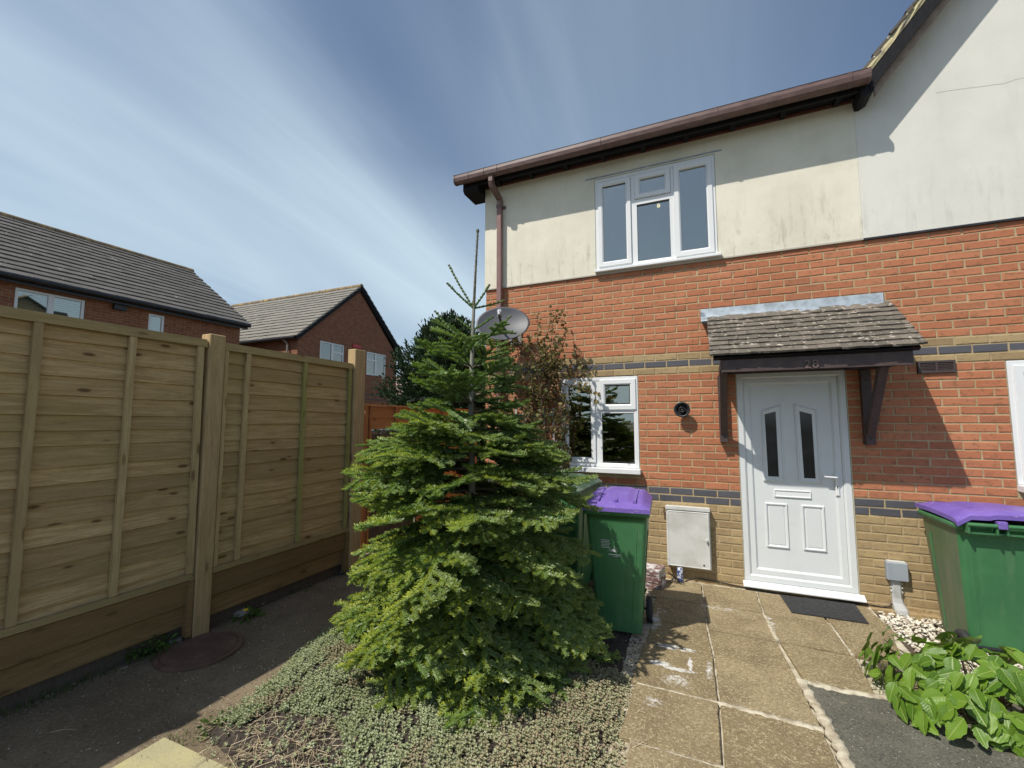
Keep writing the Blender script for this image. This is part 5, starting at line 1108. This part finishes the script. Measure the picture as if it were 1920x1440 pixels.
def needles(tw, mat, parent, name='foliage', width=.0024):
    T = np.array(tw); p0, p1, up = T[:, 0:3], T[:, 3:6], T[:, 6:9]; ln = np.linalg.norm(p1 - p0, axis=1); cnt = np.maximum(3, (ln * T[:, 12]).astype(int)); idx = np.repeat(np.arange(len(T)), cnt); n = len(idx)
    ax = norm(p1 - p0)[idx]; u = norm(up)[idx]; sd = norm(np.cross(ax, u)); s = rng.random(n)[:, None]; base = p0[idx] + (p1 - p0)[idx] * s
    th = rng.choice([-1, 1], n) * np.abs(rng.normal(66, 24, n)) * math.pi / 180; rad = u * np.cos(th)[:, None] + sd * np.sin(th)[:, None]
    nl = T[idx, 11] * np.where(T[idx, 2] < 1.4, 1.18, 1.0) * rng.uniform(.85, 1.1, n); fw = rng.uniform(.35, .75, n)[:, None]; d = norm(rad + ax * fw + u * .18); tip = base + d * nl[:, None]; w = norm(ax - d * np.sum(ax * d, 1, keepdims=True)) * (width * rng.uniform(.8, 1.2, n))[:, None]; mid = base + d * (nl * .6)[:, None] + u * .0012
    V = np.stack([base, mid - w, tip, mid + w], 1).reshape(-1, 3); F = (np.arange(n)[:, None] * 4 + np.array([0, 1, 2, 3])[None])
    tone = np.clip(T[idx, 9] + rng.normal(0, .06, n), 0, 1); ye = np.clip(T[idx, 10] + rng.normal(0, .08, n), 0, 1); A = np.repeat(np.stack([tone, ye, np.zeros(n)], 1), 4, axis=0)
    return np_mesh(name, V, F, mat, parent, attr=A)
M['fir'] = leaf_mat('fir_needles', (.055, .145, .020), (.235, .365, .045), (.16, .24, .10), .36, .32, .5, ((.44, .48, .045), (.2, .1, .04)))
def cores(tw, parent, rad=.0105):
    T = np.array(tw); p0, p1, up = T[:, 0:3], T[:, 3:6], norm(T[:, 6:9]); ax = norm(p1 - p0); sd = norm(np.cross(ax, up)); n = len(T); rings = []
    for t_, q in ((-.05, .55), (.5, 1.), (1.04, .55)):
        c = p0 + (p1 - p0) * t_
        for k in range(5): a = 6.2832 * k / 5; rings.append(c + (sd * math.cos(a) * 1.25 + up * math.sin(a) * .8) * rad * q)
    V = np.stack(rings, 1); F = []
    for r_ in range(2):
        for k in range(5): F.append((r_ * 5 + k, r_ * 5 + (k + 1) % 5, r_ * 5 + 5 + (k + 1) % 5, r_ * 5 + 5 + k))
    F.append((10, 11, 12, 13)); F.append((10, 13, 14, 14))
    F = np.array(F[:11]); F = (np.arange(n)[:, None, None] * 15 + F[None]).reshape(-1, 4); A = np.repeat(np.stack([T[:, 9] * .8, T[:, 10] * .8, 0 * T[:, 9]], 1), 15, axis=0)
    return np_mesh('shoots', V.reshape(-1, 3), F, M['fir'], parent, attr=A)
fo_ = needles(twigs, M['fir'], fir); cores(twigs, fir); print('fir needles', len(fo_.data.polygons), 'twigs', len(twigs))
# ---- leafy clump scatter used for shrubs and the far conifer
def leaf_cloud(name, centers, dirs, size, mat, parent, tone, aspect=.5, fold=.15, kind=None):
    n = len(centers); c = np.asarray(centers); d = norm(np.asarray(dirs)); r = norm(rng.normal(size=(n, 3))); s = norm(np.cross(d, r)); u = np.cross(s, d); L_ = (size[0] + (size[1] - size[0]) * rng.random(n))[:, None]
    w = s * L_ * aspect * .5; V = np.stack([c, c + d * L_ * .35 + w * .8 + u * L_ * fold, c + d * L_ * .7 + w + u * L_ * fold, c + d * L_, c + d * L_ * .7 - w + u * L_ * fold, c + d * L_ * .35 - w * .8 + u * L_ * fold], 1)
    V[:, :, 2] -= 0; F = (np.arange(n)[:, None, None] * 6 + np.array([[0, 1, 2, 3], [0, 3, 4, 5]])[None]).reshape(-1, 4); A = np.repeat(np.asarray(tone), 6, axis=0)
    o = np_mesh(name, V.reshape(-1, 3), F, mat, parent, attr=A)
    if kind: o['kind'] = kind
    return o
cf_ = thing('dark_conifer', (-3.35, 4.5, 0), 'dark green conifer rising behind the orange fence, half hidden by the fir', 'conifer')
nn = 42000; cc = np.array([-3.35, 4.5, 2.0]); ph = rng.uniform(0, 6.28, nn); zz = rng.uniform(-1, 1, nn); rr = rng.random(nn) ** .22
lump = 1 + .18 * np.sin(ph * 5 + zz * 4) + .14 * np.sin(ph * 9 - zz * 11) + .10 * np.sin(zz * 17 + ph * 3)
lump = lump * (1 + .22 * np.maximum(0, np.sin(ph * 23 + zz * 9) * np.sin(zz * 29 + ph * 7)) ** 2 + (rng.random(nn) < .05) * rng.uniform(0, .14, nn))
rad = np.sqrt(np.clip(1 - zz ** 2, .0, 1)) ** 1.25; P3 = np.stack([cc[0] + 1.22 * rad * rr * lump * np.cos(ph), cc[1] + 1.3 * rad * rr * lump * np.sin(ph), cc[2] + 2.25 * zz * rr * (.94 + .1 * lump)], 1)
dd = norm(P3 - cc) + rng.normal(0, .5, (nn, 3)) + np.array([0, 0, .25]); tn = np.stack([np.clip(rng.normal(.4, .2, nn), 0, 1), rng.random(nn) * .15, np.zeros(nn)], 1)
leaf_cloud('foliage', P3[P3[:, 2] > .1], dd[P3[:, 2] > .1], (.06, .16), leaf_mat('conifer_sprays', (.015, .036, .017), (.045, .088, .034), None, .6, .1, .3, ((.06, .09, .03), (.1, .06, .03))), cf_, tn[P3[:, 2] > .1], .30)
k = MB(); k.tube([(-3.35, 4.5, 0), (-3.35, 4.5, 2.9)], [.12, .03], 8); k.build('trunk', simple('dark_bark', (.08, .06, .045)), cf_)
# wispy outer shoots on its left edge
# ---- climbing rose on the wall
rose = thing('climbing_rose', (.75, -.2, 0), 'straggly climbing rose with brown leaves and red hips on the house wall', 'rose bush')
rs = random.Random(5); cane = MB(); LC = []; LD = []; LT = []; hips = []
def grow(p, d, L_, r0, lv):
    p = Vector(p); d = Vector(d).normalized(); n = max(3, int(L_ / .06)); pts = [p.copy()]
    for i in range(n):
        d = (d + Vector((rs.gauss(0, .08), rs.gauss(0, .06), rs.gauss(.0, .07) - (.03 if lv > 0 else 0)))).normalized(); p = p + d * (L_ / n)
        if p.x > 1.12 and not (1.9 < p.z < 2.35): d.x = -abs(d.x) * .6
        if p.x < .35: d.x = abs(d.x) * .6
        if p.x > 1.55 or p.z > 2.93: break
        if p.y > -.03: p.y = -.03; d.y = -abs(d.y)
        if p.y < -.55: d.y = abs(d.y) * .5
        pts.append(p.copy())
        if lv < 2 and i > n * (.35 if lv == 0 else .2) and rs.random() < (.42 if lv == 0 else .5): grow(p, (d + Vector((rs.gauss(0, .7), rs.gauss(-.1, .4), rs.gauss(.1, .4)))), rs.uniform(.15, .42) if lv == 0 else L_ * rs.uniform(.3, .6), r0 * .5, lv + 1)
        if lv > 0 or i > n * .45:
            for q in range(rs.choice((1, 2, 3, 3)) if lv else 1):
                o_ = Vector((rs.gauss(0, .018), rs.gauss(0, .018), rs.gauss(0, .018))); LC.append(tuple(p + o_)); LD.append((rs.gauss(0, 1) + d.x * .4, rs.gauss(-.3, 1), rs.gauss(-.15, .8))); g = rs.random(); LT.append((rs.random(), max(0, rs.gauss(.35, .3)), min(1, max(0, rs.gauss(.30, .40)))))
            if rs.random() < .05: hips.append(tuple(p))
    cane.tube([tuple(v) for v in pts], [max(.0016, r0 * (1 - .8 * i / len(pts))) for i in range(len(pts))], 5)
for x0, L_, dxx in ((.78, 2.2, .02), (.84, 2.75, .03), (.80, 2.55, -.05), (.88, 2.7, .045), (.72, 2.3, -.14), (.86, 2.35, .09), (.92, 2.15, .13), (.70, 2.2, -.06), (.90, 2.45, .0), (.76, 2.6, -.02)):
    grow((x0, -.10 + rs.gauss(0, .03), 0), (dxx + rs.gauss(0, .02), -.02 + rs.gauss(0, .03), 1), L_, .011, 0)
for px0, pz0, dx0, dz0, L_ in ((.7, 2.2, -.3, .8, .5), (.8, 2.1, .3, .8, .55), (.6, 2.0, -.6, .5, .5), (.9, 2.0, .1, .9, .5), (.75, 1.9, -.1, .9, .5), (.85, 1.8, .2, .9, .5), (.7, 1.75, -.4, .7, .45), (1.0, 2.15, .8, .15, .5), (.8, 2.4, .1, 1, .5), (.95, 2.4, .3, .9, .4), (.92, 2.25, .9, .10, .55), (.95, 2.1, 1, -.05, .50), (.85, 2.45, .25, 1, .50), (.65, 2.5, -.5, .6, .45), (.9, 2.3, .5, .7, .5), (.55, 2.3, -.4, .3, .4), (.95, 2.0, .8, -.3, .45)):
    grow((px0, -.25, pz0), (dx0, -.1, dz0), L_, .006, 1)
cane.build('canes', simple('brown_rose_cane', (.13, .075, .05), (.20, .14, .085), 8, .7), rose, fix=False)
M['rose'] = leaf_mat('faded_rose_leaves', (.06, .085, .028), (.13, .17, .05), None, .6, .3, .35, ((.27, .22, .085), (.20, .09, .05)))
leaf_cloud('foliage', np.array(LC), np.array(LD), (.030, .062), M['rose'], rose, np.array(LT), .75)
print('rose leaves', len(LC))
for i, h_ in enumerate(hips[:46]):
    k = MB(); k.loft([[(h_[0] + r_ * math.cos(6.283 * j / 7), h_[1] + r_ * math.sin(6.283 * j / 7), h_[2] + z) for j in range(7)] for z, r_ in ((-.012, .002), (-.006, .0075), (.003, .008), (.010, .003))], 0, True, True)
    k.build('rose_hip', M.setdefault('hip', simple('red_hip', (.26, .03, .02), rough=.35)), rose)
# ---- hydrangea in the front border
hy = thing('hydrangea', (3.85, -1.62, 0), 'low hydrangea with broad bright green leaves beside the tarmac', 'shrub')
def leaf_mesh(seed, L_=.105, Wd=.066):
    r = random.Random(seed); nx, ny = 4, 8; V = []; F = []; cup = r.uniform(.10, .35); bend = r.uniform(.1, .7); wv = r.uniform(0, 6)
    for j in range(ny + 1):
        v = j / ny; w = Wd * .5 * (math.sin(math.pi * min(1, v ** .80)) ** .75) * (1 - .12 * v) + .0004; yy = L_ * v
        for i in range(-nx, nx + 1):
            u = i / nx; ser = .0018 * (1 if (j % 2) else -1) if abs(i) == nx and 0 < j < ny else 0
            x = u * (w + ser); z = cup * abs(x) * .9 - bend * L_ * v * v * .35 + .0012 * math.sin(v * 13 + abs(u) * 4 + wv) * (abs(u)) + .0015 * math.sin(wv + v * 7); z -= .0022 if i == 0 else 0
            V.append((x, yy, z))
    W_ = 2 * nx + 1
    for j in range(ny):
        for i in range(2 * nx): a = j * W_ + i; F.append((a, a + 1, a + W_ + 1, a + W_))
    me = bpy.data.meshes.new('leaf'); me.from_pydata(V, [], F); me.polygons.foreach_set('use_smooth', [True] * len(F)); me.materials.append(M['hyd']); return me
t = NT('hydrangea_leaf'); p = t.pos(obj=True); g = t.n('ShaderNodeSeparateXYZ'); t.l(p, g.inputs[0]); r = t.n('ShaderNodeObjectInfo').outputs['Random']
c = t.mix(r, (.075, .165, .016), (.18, .31, .032)); ax = t.m('ABSOLUTE', g.outputs[0]); c = t.mix(t.rmp(ax, .0022, .0006), c, (.30, .40, .10))
vn_ = t.m('SINE', t.m('MULTIPLY', t.m('SUBTRACT', g.outputs[1], t.m('MULTIPLY', ax, .9)), 520)); c = t.mix(t.rmp(vn_, .80, .98, 0, .18), c, (.26, .36, .09)); c = t.mix(t.rmp(t.noise(t.pos(), 35, 4), .6, .8, 0, .3), c, (.07, .13, .02))
t.col(c); t.rough(.42); t.spec(.45); t.bump(vn_, .0002); tl = t.n('ShaderNodeBsdfTranslucent'); t.l(t.mix(.4, c, (.30, .45, .03)), tl.inputs[0]); m_ = t.n('ShaderNodeMixShader'); m_.inputs[0].default_value = .28; t.l(t.b.outputs[0], m_.inputs[1]); t.l(tl.outputs[0], m_.inputs[2]); t.l(m_.outputs[0], t.out.inputs[0]); M['hyd'] = t.mat
LM = [leaf_mesh(i, .098 + .012 * (i % 3), .060 + .006 * (i % 4)) for i in range(7)]
rh = random.Random(21); stems = MB(); leaves = 0
HC = Vector((3.98, -1.53, .02))
for i in range(420):
    if leaves >= 296: break
    az = math.radians(-113) + rh.gauss(0, 1.15); q = min(1.05, rh.random() ** .5 * 1.05); lump = 1 + .16 * math.sin(az * 5 + 1) + .10 * math.sin(az * 11); rr_ = q * lump
    ex = HC.x + math.cos(az) * rr_ * .56; ey = HC.y + math.sin(az) * rr_ * .47; hz_ = .335 * math.sqrt(max(.02, 1 - min(.98, q * q))) * (1 + .12 * math.sin(ex * 19 + ey * 13)) * rh.uniform(.70, 1.06) + .045
    if ex < 3.44: ex = 3.44 + rh.random() * .12
    nrm = Vector((math.cos(az) * q * .95, math.sin(az) * q * .95, .55 + .5 * (1 - q))) + Vector((rh.gauss(0, .28), rh.gauss(0, .28), rh.gauss(0, .12))); nrm.normalize()
    a2 = az + rh.gauss(0, .85); dv = Vector((math.cos(a2), math.sin(a2), -.25 + rh.gauss(0, .2))); dv = (dv - nrm * dv.dot(nrm)).normalized(); xv = dv.cross(nrm).normalized()
    o = bpy.data.objects.new('leaf', LM[rh.randrange(7)]); COL.objects.link(o); o.parent = hy; sc = rh.uniform(.72, 1.28)
    Rm = Matrix((xv, dv, nrm)).transposed().to_4x4(); o.rotation_euler = Rm.to_euler(); base = Vector((ex, ey, hz_)) - dv * .05 * sc; o.location = base - ORG[hy]; o.scale = (sc, sc, sc); leaves += 1
    if i % 4 == 0:
        root = Vector((HC.x + (ex - HC.x) * .25 + rh.gauss(0, .05), HC.y + (ey - HC.y) * .25 + rh.gauss(0, .05), 0)); stems.tube([root, root.lerp(base, .55) + Vector((0, 0, .03)), base], [.0055, .0038, .002], 5)
stems.build('stems', simple('hydrangea_stem', (.22, .20, .08), (.25, .16, .10), 10, .6), hy, fix=False)
# ---- grass and weeds
def blades(name, cx, cy, sx, sy, n, h, mat, lab, cat=None, kind='stuff', width=.003, lean=.5):
    P = np.stack([rng.normal(cx, sx, n), rng.normal(cy, sy, n), np.zeros(n)], 1); a = rng.uniform(0, 6.28, n); H_ = h * rng.uniform(.4, 1.1, n); d = np.stack([np.cos(a), np.sin(a), 0 * a], 1); s = np.stack([-np.sin(a), np.cos(a), 0 * a], 1) * width
    m_ = P + d * (H_ * lean * .35)[:, None] + np.array([0, 0, 1]) * (H_ * .6)[:, None]; tp_ = P + d * (H_ * lean)[:, None] + np.array([0, 0, 1]) * (H_ * .95)[:, None]
    V = np.stack([P - s, P + s, m_ + s * .8, tp_, m_ - s * .8], 1).reshape(-1, 3); b_ = np.arange(n)[:, None] * 5; F = np.concatenate([b_ + np.array([0, 1, 2, 4]), ], 0); F2 = b_ + np.array([4, 2, 3, 3])
    A = np.repeat(np.stack([rng.random(n), rng.random(n) * .3, (rng.random(n) < .12) * .8], 1), 5, axis=0)
    V4 = np.stack([P - s, P + s, m_ + s * .8, m_ - s * .8, tp_ + s * .08, tp_ - s * .08], 1).reshape(-1, 3); b6 = np.arange(n)[:, None] * 6; F = np.concatenate([b6 + np.array([0, 1, 2, 3]), b6 + np.array([3, 2, 4, 5])], 0); A = np.repeat(A[::5], 6, axis=0)
    o = np_mesh(name, V4, F, mat, None, attr=A); tag(o, lab, cat, None, kind); return o
M['grass'] = leaf_mat('grass_blades', (.045, .10, .018), (.10, .18, .035), None, .55, .25, .3, ((.22, .22, .06), (.25, .19, .10)))
blades('grass', 3.60, -1.40, .07, .09, 650, .085, M['grass'], 'small tuft of grass at the left foot of the hydrangea', width=.002)
blades('grass', -1.12, -3.55, .05, .28, 420, .07, M['grass'], 'thin grass growing along the foot of the left fence', width=.002)
blades('grass', .02, -3.52, .05, .08, 130, .04, M['grass'], 'short grass at the corner of the concrete slab', width=.002)
blades('grass', 2.03, -.85, .05, .12, 160, .05, M['grass'], 'weeds in the joint between bin and paving', width=.002)
def weed(x, y, n, sz, h, label, cat='weed', tone_b=0):
    w_ = thing('weed', (x, y, 0), label, cat); C_ = []; D_ = []; T_ = []; st = MB(); r = random.Random(int(abs(x) * 1000))
    for i in range(n):
        a = r.uniform(0, 6.283); rr_ = r.random() ** .6 * h[1]; e = Vector((x + rr_ * math.cos(a), y + rr_ * math.sin(a), h[0] * (1 - (rr_ / h[1]) ** 2 * .6) * r.uniform(.4, 1)))
        if i % 3 == 0: st.tube([(x + r.gauss(0, .01), y + r.gauss(0, .01), 0), tuple(e)], .0016, 3)
        C_.append(tuple(e)); D_.append((math.cos(a), math.sin(a), r.gauss(.1, .4))); T_.append((r.random(), r.random() * .3, tone_b * r.random()))
    leaf_cloud('foliage', C_, D_, sz, M['grass'], w_, T_, .55); st.build('stems', M['grass'], w_, fix=False); return w_
weed(-1.10, -3.03, 150, (.025, .05), (.13, .14), 'clump of dark nettles at the fence foot left of the manhole cover')
weed(-1.02, -2.36, 46, (.04, .07), (.05, .09), 'dandelion with a yellow flower growing beyond the first post')
weed(1.74, -1.93, 30, (.03, .05), (.04, .06), 'dandelion with a yellow flower right of the fir tree')
weed(-1.15, -1.75, 40, (.015, .03), (.04, .16), 'sparse green weeds along the far end of the fence foot')
weed(.10, -3.30, 60, (.015, .035), (.05, .10), 'low yellow-green weed between the slab and the dry stems')
for (x, y, z, lb) in ((-.985, -2.40, .085, 'single yellow dandelion flower by the first fence post'), (1.752, -1.96, .07, 'single yellow dandelion flower beside the paving right of the fir')):
    k = MB(); rings = [[(x + r_ * math.cos(6.283 * j / 12) * (1 + .15 * (j % 2)), y + r_ * math.sin(6.283 * j / 12) * (1 + .15 * (j % 2)), z + dz) for j in range(12)] for dz, r_ in ((-.012, .003), (-.004, .010), (.0, .019), (.006, .014), (.009, .004))]; k.loft(rings, 0, True); fl = tag(k.build('dandelion_flower', M.setdefault('yellow', simple('yellow_petals', (.80, .52, .01), rough=.6))), lb, 'flower')
    s_ = MB(); s_.tube([(x - .01, y, 0), (x, y, z - .01)], .002, 5); so = s_.build('stem', M['grass'], fl, fix=False)
# ---- sedum bed
BED = [(-.16, -1.75), (-.24, -2.25), (-.14, -2.62), (-.02, -2.90), (.02, -3.12), (.04, -3.40), (.30, -3.47), (.50, -3.52), (.55, -4.3), (2.14, -4.3), (2.15, -3.2), (2.12, -2.55), (2.085, -2.1), (2.05, -1.60), (2.0, -1.2), (1.0, -.75), (.2, -1.0)]
def inside(P, poly):
    x, y = P[:, 0], P[:, 1]; c = np.zeros(len(x), bool); n = len(poly); j = n - 1
    for i in range(n):
        xi, yi = poly[i]; xj, yj = poly[j]; c ^= ((yi > y) != (yj > y)) & (x < (xj - xi) * (y - yi) / (yj - yi + 1e-12) + xi); j = i
    return c
def edge_d(P, poly):
    d = np.full(len(P), 9.); 
    for i in range(len(poly)):
        a = np.array(poly[i]); b = np.array(poly[(i + 1) % len(poly)]); t_ = np.clip(((P - a) @ (b - a)) / ((b - a) @ (b - a)), 0, 1); d = np.minimum(d, np.linalg.norm(P - (a + t_[:, None] * (b - a)), axis=1))
    return d
def bed_z(X, Y):
    P = np.stack([X.ravel(), Y.ravel()], 1); e = np.clip(edge_d(P, BED) / .18, 0, 1); e = e * e * (3 - 2 * e); m_ = inside(P, BED)
    z = -.012 + (.040 + .020 * fbm(P[:, 0], P[:, 1], 6) + .009 * fbm(P[:, 0] + 3, P[:, 1], 17)) * e * m_; return (z + .008 * m_).reshape(X.shape)
M['soil'] = simple('dark_bed_soil', (.030, .022, .017), (.075, .06, .045), 40, .95, .006, 90)
field('bed_soil', -.30, 2.18, -4.32, -.62, .025, bed_z, M['soil'])
def bed_pts(n): 
    P = np.stack([rng.uniform(-.25, 2.15, n), rng.uniform(-4.25, -.8, n)], 1); P = P[inside(P, BED)]; return P
def sed_density(P):
    x, y = P[:, 0], P[:, 1]; k = np.ones(len(x)); k *= np.where(((x - .60) / .34) ** 2 + ((y + 3.33) / .24) ** 2 < 1 + .35 * fbm(x, y, 9), .10, 1)         # bare patch with dry stems
    k *= np.where(y > -1.80, .0, 1); k *= np.where(((x - .78) / .16) ** 2 + ((y + 2.48) / .14) ** 2 < 1, .15, 1); k *= np.where((x > 1.75) & (y > -1.98), .04, 1); k *= np.where(fbm(x, y, 11) < -.45, .30, 1); k *= np.where(fbm(x + 7, y, 23) < -.6, .35, 1); k *= np.where(fbm(x + 2, y + 9, 5) > .8, .4, 1)
    k *= np.where((x < .33) & (y < -3.30), .12, 1); return k
P = bed_pts(64000); P = P[rng.random(len(P)) < sed_density(P)]; P = P[P[:, 1] > -3.75]; n = len(P); z = bed_z(P[:, 0], P[:, 1])
lv, per = 2, 5; tiltd = rng.normal(0, .45, (n, 2)); hgt = rng.uniform(.008, .036, n) ; sz = rng.uniform(.0055, .0110, n); rot = rng.uniform(0, 6.28, n); VV = []; 
for l_ in range(lv):
    for q in range(per):
        a = rot + q * 6.283 / per + l_ * .63; out_ = np.stack([np.cos(a), np.sin(a)], 1); hz_ = z + hgt * (.5 + .42 * l_); rr_ = sz * (1.3 - .45 * l_); bxy = P + tiltd * (hgt * (.5 + .42 * l_))[:, None]
        b0 = np.stack([bxy[:, 0], bxy[:, 1], hz_ - .002], 1); tp_ = np.stack([bxy[:, 0] + out_[:, 0] * rr_, bxy[:, 1] + out_[:, 1] * rr_, hz_ + rr_ * (.3 + .7 * l_)], 1); sdv = np.stack([-out_[:, 1], out_[:, 0], 0 * a], 1) * (sz * .34)[:, None]; md = (b0 + tp_) / 2 + np.array([0, 0, .0012])
        VV.append(np.stack([b0, md - sdv, tp_, md + sdv], 1))
V = np.stack(VV, 1).reshape(-1, 3); F = np.arange(len(V)).reshape(-1, 4)
redz = np.clip((P[:, 0] - 1.25) / .5 + .35 * fbm(P[:, 0], P[:, 1], 5), 0, 1) * .75; redz = np.maximum(redz, .75 * (fbm(P[:, 0] + 5, P[:, 1], 7) > .35))
tn = np.stack([np.clip(.5 + .36 * fbm(P[:, 0], P[:, 1], 4) + rng.normal(0, .2, n), 0, 1), np.clip(rng.normal(.12, .15, n) + .35 * (fbm(P[:, 0], P[:, 1] + 4, 6) > .4), 0, 1), np.clip(redz * rng.uniform(.1, 1.2, n), 0, 1)], 1)
M['sedum'] = leaf_mat('sedum_leaves', (.16, .205, .095), (.50, .55, .35), None, .6, .12, .25, ((.40, .40, .15), (.36, .26, .18)))
o = np_mesh('sedum', V, F, M['sedum'], None, attr=np.repeat(tn, 4 * lv * per, axis=0)); tag(o, 'grey-green sedum carpet covering the bed round the fir', None, None, 'stuff'); print('sedum', len(F))
# dry stems
def sticks(name, n, cx, cy, sx, sy, L_, lab, mat):
    r = random.Random(n); k = MB()
    for i in range(n):
        x, y = cx + r.gauss(0, sx), cy + r.gauss(0, sy); a = r.uniform(0, 6.283); l_ = r.uniform(*L_); z0 = .035; p0 = (x, y, z0 + r.random() * .012); bz = r.gauss(0, .2)
        k.tube([p0, (x + math.cos(a) * l_ * .5, y + math.sin(a) * l_ * .5, z0 + r.uniform(.005, .03)), (x + math.cos(a + bz) * l_, y + math.sin(a + bz) * l_, z0 + r.uniform(-.01, .015))], [.0016, .0013, .0008], 3)
    o = k.build(name, mat, fix=False); return tag(o, lab, None, None, 'stuff')
M['straw'] = simple('dry_straw', (.42, .33, .20), (.58, .48, .32), 20, .8)
sticks('dry_stems', 200, .60, -3.32, .17, .10, (.05, .24), 'pale dry stems lying in the bare patch of the bed', M['straw'])
sticks('dry_twigs', 420, 1.05, -2.95, .60, .30, (.03, .13), 'scattered dry twigs over the sedum', M['straw'])
sticks('dry_twigs', 40, 3.62, -1.45, .05, .07, (.06, .16), 'dry stems under the left side of the hydrangea', M['straw'])
rocks('bed_gravel', 900, lambda n: np.stack([rng.uniform(1.45, 2.08, n), rng.uniform(-2.1, -1.3, n), np.full(n, .012)], 1), (.003, .010), rnd_mat('bed_grit', (.06, .045, .035), (.16, .12, .09), (.34, .28, .22)), lab='small gravel on the dark soil below the bin')
rocks('bark_chips', 260, lambda n: np.stack([rng.normal(.77, .10, n), rng.normal(-2.46, .07, n), .02 + .06 * rng.random(n)], 1), (.006, .020), rnd_mat('dark_chips', (.035, .03, .03), (.11, .10, .10)), lab='heap of dark bark chips under the lowest fir branches')
